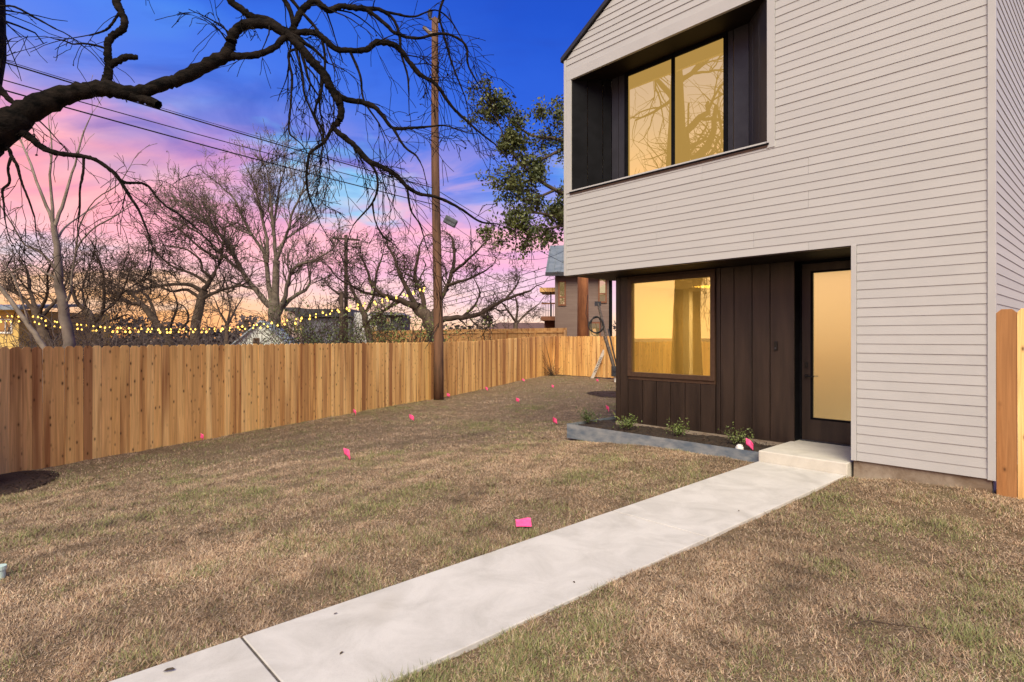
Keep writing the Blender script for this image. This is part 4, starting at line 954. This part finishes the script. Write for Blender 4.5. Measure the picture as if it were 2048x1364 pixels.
# ---- shrubs and brush behind the fence
def bush(px, py_top, D, wpx, label, mat, nleaf, lsize, stems=14, up=1.0, name='shrub'):
    b = at(px, 690, D); b[2] = float(terrain(b[0], b[1])); h = CAMH + (HY - py_top) / F * D - b[2]; w = wpx / F * D / 2
    t = empty(name, tuple(b)); tag(t, label, 'shrub', 'shrubs behind the left fence'); tb = TB()
    o = dict(seg=.3, wig=.22, bias=np.array([0, 0, .6]), bk=.4, rmin=.009, thin=.03, kids=(2.5, 2.5), ang=(20, 55), ratio=(.4, .7))
    for i in range(stems):
        d = unit(np.array([rng.normal(0, .5) * w / h * 1.2, rng.normal(0, .4) * w / h, 1.0]))
        grow(tb, np.array([rng.normal(0, .12), rng.normal(0, .12), 0]), d, h * rng.uniform(.6, .95), .02, 2, o)
    tb.build('stems', BARKT, t)
    if nleaf:
        tips = np.array(tb.tips); tips = tips[tips[:, 2] > h * .25]; C = tips[rng.integers(0, len(tips), nleaf)] + rng.normal(0, .16, (nleaf, 3))
        link_mesh('foliage', leaf_mesh('foliage', C, lsize, mat, aspect=.4), t)
bush(606, 632, 23, 76, 'green shrub right of the white shed behind the fence', LEAFG, 1100, .12)
bush(655, 646, 22.5, 66, 'rounded green shrub below the lit windows', LEAFG, 1300, .11)
bush(722, 650, 23, 60, 'olive shrub at the foot of the far poles', LEAF, 1100, .12)
bush(775, 647, 23, 66, 'dull green shrub between the far poles and the golden fence', LEAFG, 1000, .12)
bush(828, 615, 22, 70, 'feathery yellow-green shrub left of the tall pole', LEAFY, 1300, .13)
bush(640, 620, 24, 60, 'bare twiggy shrub in front of the grey house', LEAFB, 120, .08)
bush(960, 650, 45, 60, 'bare shrub behind the golden fence', LEAFB, 150, .15)
tb = TB(); o = dict(seg=.3, wig=.25, bias=np.array([0, 0, .3]), bk=.4, rmin=.010, thin=.03, kids=(2.5, 2.5), ang=(20, 60), ratio=(.4, .7))
for i in range(230):
    x = rng.uniform(-30, 520); p = at(x, 690, rng.uniform(19, 30)); p[2] = float(terrain(p[0], p[1])); h = (1.95 if x < 300 else 1.55) - p[2]
    d = unit(np.array([rng.normal(0, .45), rng.normal(0, .4), 1])); grow(tb, p, d, h * rng.uniform(.65, 1.0), .014, 2, o)
br = tb.build('brush_thicket', pm('brush', (.05, .036, .03, 1), (.13, .095, .085, 1), 1.5, .9)); tag(br, 'tangled bare brush growing along the back of the left fence', 'brush', kind='stuff')
# far wood along the horizon
C = []
for k, (D, x0, x1, h, n) in enumerate(((150, -200, 760, 3.6, 5000), (210, -200, 1300, 5.0, 6000))):
    x = rng.uniform(x0, x1, n); prof = 1 + .35 * np.sin(x / 37 + k) + .25 * np.sin(x / 13 + 2 * k); p = np.stack([(x - CX) / F * D, np.full(n, D) + rng.uniform(-6, 6, n), -3 + (h + 3) * prof * np.sqrt(rng.random(n))], 1); C.append(p)
tl = link_mesh('distant_wood', leaf_mesh('distant_wood', np.concatenate(C), 1.3, pm('far_wood', (.035, .028, .03, 1), (.09, .07, .07, 1), .05, .95), aspect=.7)); tag(tl, 'far-off bare wood along the horizon', 'wood', kind='stuff')

# ================================================================== buildings beyond the fences
def bhouse(name, px, D, rz, label):
    b = at(px, 690, D); b[2] = float(terrain(b[0], b[1])) - .2
    r = empty(name, tuple(b), rz); tag(r, label, 'house'); r['zb'] = float(b[2]); del r['zb']; return r, b
def zpx(y, D, b): return CAMH + (HY - y) / F * D - b[2]
def boards(parent, x0, x1, z0, z1, y, exp, mat, t=.012):
    m = MB().hexa([(0, -t, 0), (1, -t, 0), (1, .002, 0), (0, .002, 0), (0, -.002, exp), (1, -.002, exp), (1, .002, exp), (0, .002, exp)]).mesh('siding_board', mat)
    z = z0
    while z < z1 - .02: link_mesh('siding_board', m, parent, (x0, y, z), 0, (x1 - x0, 1, min(1, (z1 - z) / exp))); z += exp
def bwin(parent, x0, x1, z0, z1, y, fmat, gmat, split=None, vsplit=None, fw=.07):
    w = empty('window', (0, 0, 0), 0, parent); f = MB()
    f.box((x0, y - .05, z0), (x0 + fw, y + .05, z1)).box((x1 - fw, y - .05, z0), (x1, y + .05, z1)).box((x0 + fw, y - .048, z0), (x1 - fw, y + .05, z0 + fw)).box((x0 + fw, y - .048, z1 - fw), (x1 - fw, y + .05, z1))
    if split: f.box((x0 + fw, y - .046, split - fw / 2), (x1 - fw, y + .05, split + fw / 2))
    if vsplit: f.box((vsplit - .02, y - .04, z0 + fw), (vsplit + .02, y + .03, z1 - fw))
    f.build('window_frame', fmat, w); MB().box((x0 + fw * .8, y - .02, z0 + fw * .8), (x1 - fw * .8, y - .014, z1 - fw * .8)).build('pane', gmat, w)
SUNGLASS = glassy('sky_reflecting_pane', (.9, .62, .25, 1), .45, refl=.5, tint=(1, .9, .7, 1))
LITGLASS = emis('lit_window', (1, .66, .28, 1), .75)
DUSKGLASS = glassy('dusk_pane', (.12, .085, .04, 1), .3, refl=.4)
# yellow house, far left
D = 25.0; r, b = bhouse('yellow_house', 0, D, R(-6), 'yellow house corner with a white window at the left edge')
YEL = pm('yellow_siding', (.62, .42, .13, 1), (.68, .47, .16, 1), 2, .7)
xr = (40 - 0) / F * D; zt = zpx(620, D, b)
MB().box((-6, .05, 0), (xr, 5, zt)).build('wall', YEL, r); boards(r, -6, xr, 0, zt, .05, .17, YEL)
MB().box((xr - .10, -.0, 0), (xr + .02, .08, zt)).build('corner_trim', YEL, r)
bwin(r, -.55, 27 / F * D, zpx(667, D, b), zpx(638, D, b), .03, WHITE, DUSKGLASS, vsplit=.26)
MB().prism([(-6.2, -.65, zt - .02), (-6.2, 2.6, zt + .28), (-6.2, 2.6, zt + .40), (-6.2, -.65, zt + .12)], (xr + 6.2 + .75, 0, 0)).build('roof', pm('blue_grey_roof', (.16, .19, .24, 1), (.24, .27, .32, 1), 3, .6), r)
MB().box((-6, -.6, zt - .04), (xr + .7, .05, zt)).build('eave_soffit', YEL, r)
# white shed with metal roof
D = 34.0; r, b = bhouse('white_shed', 522, D, R(14), 'small white gabled shed with a grey metal roof behind the fence')
SHW = pm('shed_white', (.55, .56, .52, 1), (.62, .63, .58, 1), 2, .7); MET = pm('grey_metal_roof', (.30, .34, .38, 1), (.40, .44, .48, 1), 2, .45, metal=.3)
hw = 62 / F * D; ze = zpx(697, D, b); zr = zpx(644, D, b)
MB().prism([(-hw, 0, 0), (hw, 0, 0), (hw, 0, ze), (0, 0, zr), (-hw, 0, ze)], (0, 5.5, 0)).build('wall', SHW, r)
for i in range(14):
    x = -hw + .1 + i * (2 * hw - .2) / 13; zz = ze + (zr - ze) * (1 - abs(x) / hw); MB().box((x - .02, -.02, 0), (x + .02, .0, zz - .06)).build('batten', SHW, r)
for s in (-1, 1):
    q = MB().hexa([(s * (hw + .25), -.25, ze - .28), (0, -.25, zr + .01), (0, 5.7, zr + .01), (s * (hw + .25), 5.7, ze - .28), (s * (hw + .25), -.25, ze - .22), (0, -.25, zr + .07), (0, 5.7, zr + .07), (s * (hw + .25), 5.7, ze - .22)]).build('roof', MET, r)
    for j in range(7):
        y = -.2 + j * .95; MB().hexa([(s * (hw + .25), y, ze - .22), (0, y, zr + .07), (0, y + .03, zr + .07), (s * (hw + .25), y + .03, ze - .22), (s * (hw + .25), y, ze - .19), (0, y, zr + .11), (0, y + .03, zr + .11), (s * (hw + .25), y + .03, ze - .19)]).build('roof_seam', MET, q)
bwin(r, -.42, -.08, zpx(693, D, b), zpx(676, D, b), -.02, pm('brown_paint', (.12, .06, .03, 1), None), DUSKGLASS, fw=.05)
cx_ = -36 / F * D; MB().box((cx_ - .12, 1.2, ze), (cx_ + .12, 1.45, zpx(641, D, b))).box((cx_ - .16, 1.16, zpx(641, D, b)), (cx_ + .16, 1.49, zpx(638, D, b))).build('chimney', BARK2, r)
# low building behind it
D = 46.0; r, b = bhouse('grey_house', 640, D, R(4), 'modern grey flat-roofed house with two lit windows behind the far poles')
GRY = pm('grey_stucco', (.17, .165, .19, 1), (.21, .205, .23, 1), 1, .85); DKG = pm('dark_grey_siding', (.075, .07, .075, 1), (.10, .095, .10, 1), 2, .8); PKW = pm('pink_stucco', (.55, .40, .36, 1), (.6, .45, .4, 1), 2, .85)
X = lambda x: (x - 640) / F * D
MB().box((X(604), 0, 0), (X(700), 7, zpx(636, D, b))).build('wall', GRY, r)
MB().box((X(593), -.25, zpx(634, D, b)), (X(703), 7.2, zpx(618, D, b))).build('roof_fascia', DKG, r)
MB().box((X(570), .8, 0), (X(603), 7, zpx(624, D, b))).build('wing_wall', PKW, r)
MB().box((X(566), .6, zpx(622, D, b)), (X(592), 7.2, zpx(614, D, b))).build('wing_roof', DKG, r)
MB().box((X(701), .8, 0), (X(738), 7, zpx(624, D, b))).build('white_bay', WHITE, r)
MB().box((X(739), 1.2, 0), (X(800), 7, zpx(628, D, b))).build('right_wing', DKG, r)
MB().prism([(X(735), .6, zpx(629, D, b)), (X(804), .6, zpx(629, D, b)), (X(800), .6, zpx(624, D, b)), (X(740), .6, zpx(622, D, b))], (0, 6.6, 0)).build('right_roof', GRY, r)
bwin(r, X(582), X(591.5), zpx(667, D, b), zpx(645, D, b), .78, WHITE, LITGLASS, fw=.05)
bwin(r, X(594), X(602), zpx(667, D, b), zpx(645, D, b), .78, WHITE, LITGLASS, fw=.05)
bwin(r, X(737.5), X(748), zpx(660, D, b), zpx(651, D, b), 1.18, WHITE, LITGLASS, fw=.04)
bwin(r, X(760), X(775), zpx(648, D, b), zpx(634, D, b), 1.18, WHITE, DUSKGLASS, fw=.05, vsplit=X(767))
# brown house on the right
D = 38.0; r, b = bhouse('brown_house', 1165, D, R(-8), 'two-storey brown lap-sided house with tall windows behind the far fence')
BRN = pm('brown_siding', (.155, .105, .085, 1), (.185, .13, .105, 1), 2, .8); RUST = pm('rust_trim', (.15, .055, .025, 1), (.2, .075, .035, 1), 3, .7)
X = lambda x: (x - 1165) / F * D
zt = zpx(548, D, b)
MB().box((X(1112), .05, 0), (X(1217), 8, zt)).build('wall', BRN, r); boards(r, X(1112), X(1217), zpx(700, D, b), zt, .05, .17, BRN)
MB().box((X(1110), -.02, 0), (X(1113.5), .1, zt)).build('corner_trim', BRN, r)
MB().box((X(1217.2), .3, 0), (X(1224), 8, zt)).build('dark_gap_block', BLACK, r)  # added black block standing in for the dark gap beside the house
bwin(r, X(1116.5), X(1132), zpx(611, D, b), zpx(561, D, b), .02, RUST, SUNGLASS, split=zpx(594, D, b), fw=.10)
bwin(r, X(1196), X(1213), zpx(606, D, b), zpx(552, D, b), .02, RUST, SUNGLASS, split=zpx(588, D, b), fw=.10)
bwin(r, X(1175), X(1201), zpx(690, D, b), zpx(644, D, b), .02, RUST, SUNGLASS, fw=.10)
TEAL = pm('green_metal_roof', (.17, .20, .205, 1), (.27, .30, .30, 1), 2, .4, metal=.3)
rf = MB().prism([(X(1092), -.55, zt - .05), (X(1092), 3.6, zt + 2.4), (X(1092), 3.6, zt + 2.5), (X(1092), -.55, zt + .07)], (X(1260) - X(1092), 0, 0)).build('roof', TEAL, r)
MB().box((X(1092), -.62, zt - .16), (X(1260), -.55, zt + .09)).build('fascia', DARKM, rf)
for i in range(12):
    x = X(1094) + i * .45
    MB().hexa([(x, -.56, zt + .07), (x + .04, -.56, zt + .07), (x + .04, 3.6, zt + 2.5), (x, 3.6, zt + 2.5), (x, -.56, zt + .13), (x + .04, -.56, zt + .13), (x + .04, 3.6, zt + 2.56), (x, 3.6, zt + 2.56)]).build('roof_seam', TEAL, rf)
MB().box((X(1122), 1.5, zt + 1.2), (X(1128), 1.8, zpx(512, D, b))).build('chimney', BLACK, r)
zb_, zt_ = zpx(640, D, b), zpx(582, D, b)
MB().box((X(1080), .6, zb_), (X(1111), 3, zb_ + .28)).build('balcony_floor', RUST, r)
MB().box((X(1078), .3, zt_), (X(1111), 3, zt_ + .28)).build('balcony_roof', CEDAR2, r)
MB().box((X(1099), .62, zb_ + .28), (X(1101.5), .7, zt_)).build('balcony_post', DARKM, r)
MB().box((X(1081), .62, zb_ + 1.1), (X(1111), .68, zb_ + 1.2)).build('balcony_rail', RUST, r)
for i in range(9): MB().box((X(1082 + 3.3 * i), .63, zb_ + .28), (X(1082 + 3.3 * i) + .03, .66, zb_ + 1.1)).build('baluster', DARKM, r)
MB().box((X(1081), 3, 0), (X(1111), 3.1, zb_)).build('undercroft', RUST, r)
# far low roof between the gnarled oak and the brown house
D = 70.0; r, b = bhouse('brown_roofed_house', 1050, D, R(5), 'low far house with a wide brown roof beyond the golden fence')
X = lambda x: (x - 1050) / F * D
MB().box((X(985), 0, 0), (X(1105), 8, zpx(660, D, b))).build('wall', BRN, r)
MB().hexa([(X(975), -.6, zpx(660, D, b)), (X(1112), -.6, zpx(660, D, b)), (X(1112), 9, zpx(660, D, b)), (X(975), 9, zpx(660, D, b)), (X(1000), 3.5, zpx(644, D, b)), (X(1095), 3.5, zpx(644, D, b)), (X(1095), 4.5, zpx(644, D, b)), (X(1000), 4.5, zpx(644, D, b))]).build('roof', pm('brown_shingles', (.10, .055, .04, 1), (.15, .085, .065, 1), 3, .9), r)
for x in (1000, 1030, 1068): bwin(r, X(x), X(x + 10), zpx(672, D, b), zpx(662, D, b), -.02, WHITE, LITGLASS, fw=.12)

# ================================================================== small things in the yard
# leaning mast with coiled hose, marked plank
g = on_ground(1226, 764); D = g[1]
ms = empty('leaning_mast', tuple(g)); tag(ms, 'tilted metal mast with coiled black hose by the far fence', 'mast')
tl_ = at(1196, 606, D) - g; mid = at(1212, 672, D) - g; bt = at(1229, 738, D - .1) - g
ALU = pm('worn_aluminium', (.06, .05, .045, 1), (.17, .14, .12, 1), 12, .5, metal=.4)
MB().tube([tl_, mid], .055, 8).tube([mid - [.05, 0, 0], bt], .075, 8).build('mast_tube', ALU, ms)
MB().tube([mid + [.09, .02, .3], bt + [.09, .02, .15]], .03, 6).build('ram', DARKM, ms)
cc = at(1192, 652, D - .1) - g; th = np.linspace(0, 2 * np.pi * 3.2, 60)
MB().tube(np.stack([cc[0] + (.27 + .06 * np.sin(th * .7)) * np.cos(th), cc[1] + .03 * np.sin(th * 1.3) + 0 * th, cc[2] + (.34 + .07 * np.cos(th * .9)) * np.sin(th)], 1), .022, 6).build('hose_coil', WIRE, ms)
MB().tube([cc + [-.3, 0, .1], cc + [-.42, 0, .5], cc + [-.34, 0, 1.3]], .014, 5).build('hose_tail', WIRE, ms)
MB().box(tl_ - [.14, .05, .12], tl_ + [.12, .05, .06]).build('pulley_head', DARKM, ms)
MB().box(bt - [.12, .12, .3], bt + [.14, .12, .12]).tube([bt + [-.02, -.13, -.02], bt + [-.02, -.15, -.02]], .09, 12).build('winch', DARKM, ms, bevel=.01)
MB().tube([bt + [.02, 0, -.25], bt + [.05, .1, -(bt[2]) - .1]], .05, 8).build('foot', WHITE, ms)
g2 = on_ground(1184, 757); top = at(1208, 700, g2[1] + .1) - g2
pk = empty('marked_plank', tuple(g2)); tag(pk, 'whitish plank with a column of dark marks propped on the mast', 'plank')
ang = math.atan2(top[0], top[2]); Lp = np.hypot(top[0], top[2])
o = MB().box((-.065, -.02, -.05), (.065, .02, Lp)).build('plank', pm('weathered_white', (.42, .36, .30, 1), (.6, .53, .46, 1), 14, .8), pk); o.rotation_euler = (0, ang, 0)
mk = MB()
for i in range(10):
    z = Lp * (.22 + .055 * i); mk.box((-.03, -.0235, z), (.045, -.021, z + .022)); mk.box((-.03 + .05 * (i % 2), -.0232, z + .022), (-.005 + .05 * (i % 2), -.021, z + .05))
o = mk.build('stencilled_marks', HARD, pk); o.rotation_euler = (0, ang, 0)
# bare stems in the far corner
g = on_ground(1104, 752); sp = empty('bare_sapling', tuple(g)); tag(sp, 'spray of thin bare stems in the far fence corner', 'sapling'); tb = TB()
for x, y in ((1050, 655), (1062, 668), (1028, 640), (1078, 690), (1086, 672), (1094, 700), (1112, 690), (1040, 700)):
    e = at(x, y, g[1] - .2) - g; t = np.linspace(0, 1, 7)[:, None]; P_ = e * t + np.array([.12, 0, .18]) * (t * (1 - t)); tb.tube(P_, np.linspace(.012, .005, 7), 4)
for i in range(26): grow(tb, np.array([rng.normal(0, .1), rng.normal(0, .1), 0]), unit(np.array([*rng.normal(0, .7, 2), .6])), .5, .006, 1, dict(seg=.1, wig=.3, bias=np.array([0, 0, 0]), bk=0, rmin=.005, thin=.1, kids=(1, 1), ang=(20, 60), ratio=(.4, .7)))
tb.build('stems', BARKT, sp)

# pink marker flags
def flag_mesh(k):
    r = np.random.default_rng(100 + k); m = MB(); w, h = .125, .10; nx_, nz_ = 6, 4; V = []
    for j in range(nz_ + 1):
        for i in range(nx_ + 1):
            u, v = i / nx_, j / nz_; fold = (u - .5) * (1 if u > .5 else -1)
            V.append((u * w * .8, -.05 * abs(u - .45) * 2 + .012 * math.sin(5 * u + 3 * v + k), (v - 1) * h - .055 * u * (1 + .4 * math.sin(k))))
    m.v = V; m.f = [(j * (nx_ + 1) + i, j * (nx_ + 1) + i + 1, (j + 1) * (nx_ + 1) + i + 1, (j + 1) * (nx_ + 1) + i) for j in range(nz_) for i in range(nx_)]
    me = m.mesh('flag', PINK, True); return me
FM = [flag_mesh(k) for k in range(5)]
for me in FM:
    import bmesh
    bm = bmesh.new(); bm.from_mesh(me); bmesh.ops.solidify(bm, geom=bm.faces[:], thickness=.0015); bm.to_mesh(me); bm.free()
STM = MB().tube([(0, 0, -.05), (.003, 0, .10), (0, 0, .21)], .0022, 5).mesh('stem', WIRE)
flags = [(404, 886, 'standing against the left part of the fence', 1), (709, 832, 'low against the fence left of the tall pole', 1), (691, 921, 'nearest one standing alone in the left lawn', 1.15), (820, 845, 'in the lawn in front of the tall pole', 1.1),
         (1030, 808, 'in the middle of the far lawn', 1.1), (1103, 853, 'just left of the steel edging corner', 1.1), (1214, 826, 'behind the planting bed beside the entry wall', 1.1), (970, 782, 'against the fence right of the tall pole', 1), (1102, 778, 'small far one below the bare sapling', 1),
         (894, 798, 'beside the foot of the tall pole', 1), (1194, 766, 'at the foot of the marked plank', 1), (1045, 765, 'faint far one against the fence end', .9), (1227, 754, 'half hidden by the entry wall near the mast', 1)]
def mk_flag(loc, lb, sc, k, rz, tilt):
    f = empty('marker_flag', loc, rz); f.rotation_euler = (tilt, tilt * .6, rz); tag(f, 'pink marker flag ' + lb, 'flag', 'pink marker flags')
    sc *= .92; f.scale = (sc, sc, sc); link_mesh('stem', STM, f); link_mesh('flag', FM[k % 5], f, (0, 0, .20)); return f
for k, (x, y, lb, sc) in enumerate(flags):
    g = on_ground(x, y); mk_flag(tuple(g), lb, sc, k, rng.uniform(-.9, .9), rng.normal(0, .1))
wx, wy = from_house(hp(1492, 885, .2)[0], .2)
mk_flag((wx, wy, .05), 'in the soil bed beside the white drain cap', 1.0, 7, -.5, .05)
g = on_ground(1047, 1060); f = empty('marker_flag', (g[0], g[1], g[2] + .05), .1); tag(f, 'pink marker flag lying flat on the grass beside the path', 'flag', 'pink marker flags')
fl = MB(); fl.v = [(x_, y_, .012 * math.sin(40 * x_) * (.3 + y_ * 8) + dz_) for dz_ in (0, .002) for y_ in (-.05, 0, .05) for x_ in np.linspace(-.065, .065, 9)]
fl.f = [(k_ + j_ * 9 + i_, k_ + j_ * 9 + i_ + 1, k_ + j_ * 9 + i_ + 10, k_ + j_ * 9 + i_ + 9) for k_ in (0, 27) for j_ in range(2) for i_ in range(8)]
o = fl.build('flag', PINK, f, smooth=True); o.rotation_euler = (R(22), 0, -.05); o = link_mesh('stem', STM, f, (-.04, .03, -.01)); o.rotation_euler = (R(-84), 0, .2)
# mulch rings
def ring(px, py, a, b_, label, seed):
    g = on_ground(px, py); r = np.random.default_rng(seed); n = 40; th = np.linspace(0, 2 * np.pi, n, endpoint=False); V = [(0, 0, .035)]; 
    for k in (.5, 1.0):
        for t in th:
            q = k * (1 + .08 * math.sin(3 * t + seed)); x, y = a * q * math.cos(t), b_ * q * math.sin(t); V.append((x, y, float(terrain(g[0] + x, g[1] + y)) - g[2] + (.045 if k < .9 else .012)))
    Fc = [(0, 1 + i, 1 + (i + 1) % n) for i in range(n)] + [(1 + i, 1 + n + i, 1 + n + (i + 1) % n, 1 + (i + 1) % n) for i in range(n)]
    m = MB(); m.v = V; m.f = Fc; o = m.build('mulch_ring', MULCH, None, tuple(g), smooth=True); tag(o, label, 'mulch', kind='structure')
    u = np.sqrt(r.random(900)); tt = r.uniform(0, 6.28, 900); x, y = a * u * np.cos(tt), b_ * u * np.sin(tt); z = terrain(g[0] + x, g[1] + y) - g[2] + .05 - .03 * u
    c = chips('mulch_chips', np.stack([x, y, z], 1), .03, MULCH, o); c['kind'] = 'stuff'; return g, a, b_
RINGS = [ring(1228, 789, .95, .95, 'dark mulch ring on the lawn behind the entry wall', 1), ring(-55, 975, 1.0, .85, 'dark bare soil around the tree at the left edge', 4)]
# pale pipe stub at the left edge
g = on_ground(4, 1160); pst = empty('pipe_stub', tuple(g)); tag(pst, 'pale green plastic pipe stub at the left edge of the lawn', 'pipe')
PGR = pm('pale_green_plastic', (.45, .60, .52, 1), (.52, .66, .58, 1), 9, .45)
MB().tube([(-.02, 0, -.05), (-.02, 0, .065)], .036, 18).build('tube', PGR, pst); MB().tube([(-.02, 0, .065), (-.02, 0, .09)], .042, 18).build('cap', PGR, pst)
# litter on the path
def dead_leaf(px, py, s, label, rz):
    d = ray(px, py); t = None
    for t in np.arange(1, 12, .01):
        p = d * t; a, bb = to_house(p[0], p[1])
        if CAMH + p[2] <= .0085 * bb + .004: break
    m = MB(); m.v = [(-.5, 0, 0), (-.2, .22, .12), (.25, .2, .16), (.5, 0, .05), (.25, -.22, .18), (-.2, -.2, .14), (0, 0, .02)]; m.v = [(x * s, y * s, z * s) for x, y, z in m.v]
    m.f = [(0, 6, 1), (1, 6, 2), (2, 6, 3), (3, 6, 4), (4, 6, 5), (5, 6, 0)]
    lf = m.build('dead_leaf', LEAFB, None, (p[0], p[1], CAMH + p[2] + .002), rz); tag(lf, label, 'leaf', 'leaves fallen on the path')
dead_leaf(338, 1342, .055, 'curled brown leaf on the path at the bottom edge', .3)
dead_leaf(683, 1307, .028, 'small dark leaf near the middle of the nearest long slab', 1.2)
dead_leaf(671, 1228, .024, 'tiny leaf near the left edge of the nearest long slab', .5)
dead_leaf(1148, 1165, .026, 'tiny leaf near the right edge of the middle slab', 2.0)
dead_leaf(1478, 1022, .026, 'tiny leaf on the slab just before the step', .9)
# pale twig in the right-hand grass
tw = on_ground(1700, 1275); tb = TB()
tb.tube(np.array([[0, 0, .03], [.12, .03, .04], [.26, .0, .03], [.40, -.05, .035]]), np.array([.004, .004, .003, .002]), 5); tb.tube(np.array([[.12, .03, .04], [.17, .10, .05]]), np.array([.003, .002]), 5)
o = tb.build('fallen_twig', BARKT); o.location = tuple(tw); tag(o, 'dry twig lying in the grass right of the path', 'twig')

# ================================================================== lawn
def lawn():
    pts = []
    def sample(n, dmin, dmax):
        # uniform over a view wedge, by area
        u = rng.random(n); d = np.sqrt(dmin ** 2 + u * (dmax ** 2 - dmin ** 2)); th = rng.uniform(-1.15, 1.15, n)
        return np.stack([d * np.sin(th), d * np.cos(th)], 1)
    P_ = []; Sz = []
    for n, a, b_, h in ((830000, 1.2, 5.0, 1.0), (1000000, 5.0, 9.5, 1.2), (850000, 9.5, 17, 1.7), (560000, 17, 29, 2.6)):
        q = sample(n, a, b_); P_.append(q); Sz.append(np.full(n, h))
    Pq = np.concatenate(P_); sc = np.concatenate(Sz)
    a, b = to_house(Pq[:, 0], Pq[:, 1])
    l = -2.285 - .004 * np.maximum(-b, 0); r_ = -1.285 - .021 * np.clip(-b, 0, 8)
    onpath = (a > l + .0) & (a < r_ - .0) & (b < .1)
    inhouse = (b > -.01) & (a > -5.6) & (a < .1) & (b < 12)
    bed_ = (a > -5.62) & (a < -2.25) & (b > -.012) & (b < 2.2)
    stepm = (a > -2.3) & (a < -1.26) & (b > -.1) & (b < 1.2)
    df = (Pq[:, 0] - FP0[0]) * FN[0] + (Pq[:, 1] - FP0[1]) * FN[1]
    da, db = (Pq - FEND) @ Ux, (Pq - FEND) @ Vx
    ok = ~(onpath | inhouse | bed_ | stepm) & (df > .02) & ~(db > -.02) & ~((a > 0) & (b > -.02))
    for g, ra, rb in RINGS: ok &= (((Pq[:, 0] - g[0]) / (ra * .97)) ** 2 + ((Pq[:, 1] - g[1]) / (rb * .97)) ** 2 > rng.uniform(.75, 1.15, len(Pq)))
    Pq = Pq[ok]; sc = sc[ok]; n = len(Pq)
    # overlapping sines as cheap noise
    def nz(s, seed):
        r = np.random.default_rng(seed); out = np.zeros(n)
        for k in range(7):
            th = r.uniform(0, 6.28); f = s * r.uniform(.6, 1.8); out += np.sin((Pq[:, 0] * math.cos(th) + Pq[:, 1] * math.sin(th)) * f + r.uniform(0, 6.28) + 1.5 * np.sin(Pq[:, 0] * f * .31 + k))
        return out / 2.6
    green = np.clip(.07 + .17 * nz(2.0, 3) + .14 * nz(6.0, 4), .012, .6)
    tone = nz(1.6, 8) * .45 + nz(5.0, 9) * .55 + nz(14.0, 10) * .55; tuft = np.clip(1 + .35 * nz(9.0, 21) + .25 * nz(22.0, 22), .45, 1.8)
    dens = nz(4.5, 12); keep = rng.random(n) < np.clip(.80 + .22 * dens + .20 * nz(13.0, 14), .35, 1); Pq = Pq[keep]; sc = sc[keep]; green = green[keep]; tone = tone[keep]; tuft = tuft[keep]; n = len(Pq)
    Z = terrain(Pq[:, 0], Pq[:, 1])
    isg = rng.random(n) < green
    hgt = np.where(isg, rng.uniform(.02, .045, n), rng.uniform(.012, .036, n)) * (1 + .10 * (sc - 1)) * tuft
    lean = np.where(isg, rng.uniform(.5, 1.8, n), rng.uniform(.9, 4.0, n)); az = rng.uniform(0, 2 * np.pi, n)
    d = np.stack([np.cos(az) * lean, np.sin(az) * lean, np.ones(n)], 1); d /= np.linalg.norm(d, axis=1, keepdims=True)
    side = np.stack([-np.sin(az), np.cos(az), np.zeros(n)], 1); w = (.0019 * sc * rng.uniform(.7, 1.4, n))[:, None]
    base = np.stack([Pq[:, 0], Pq[:, 1], Z - .004 + rng.uniform(0, .012, n)], 1)
    tip = base + d * hgt[:, None] * 1.25 + rng.normal(0, .004, (n, 3))
    V = np.stack([base - side * w, base + side * w, tip], 1).reshape(-1, 3)
    me = np_mesh('lawn_grass', V, np.arange(3 * n).reshape(-1, 3))
    pal = np.array([[.38, .262, .165], [.29, .188, .112], [.45, .345, .235], [.165, .10, .058], [.35, .27, .19]])
    pi = rng.choice(5, n, p=[.3, .25, .18, .15, .12]); c = pal[pi] * (1 + .27 * tone + rng.normal(0, .20, n))[:, None]
    gp_ = np.array([[.19, .20, .07], [.25, .25, .10], [.15, .165, .06]]); c[isg] = gp_[rng.integers(0, 3, isg.sum())] * rng.uniform(.8, 1.2, (isg.sum(), 1))
    c = np.clip(c * 1.06, .02, .75)
    col4 = np.ones((n, 3, 4), np.float32); col4[:, :, :3] = c[:, None, :]
    at_ = me.color_attributes.new('blade', 'FLOAT_COLOR', 'POINT'); at_.data.foreach_set('color', col4.ravel())
    m = bpy.data.materials.new('grass_blade'); m.use_nodes = True; t = m.node_tree; bs = t.nodes['Principled BSDF']
    bs.inputs['Roughness'].default_value = .7; bs.inputs['Specular IOR Level'].default_value = .2
    a_ = N(t, 'ShaderNodeAttribute'); a_.attribute_name = 'blade'; t.links.new(a_.outputs['Color'], bs.inputs['Base Color'])
    me.materials.append(m)
    o = link_mesh('lawn_grass', me); tag(o, 'dormant straw-coloured lawn with scattered green blades', 'grass', kind='stuff')
lawn()
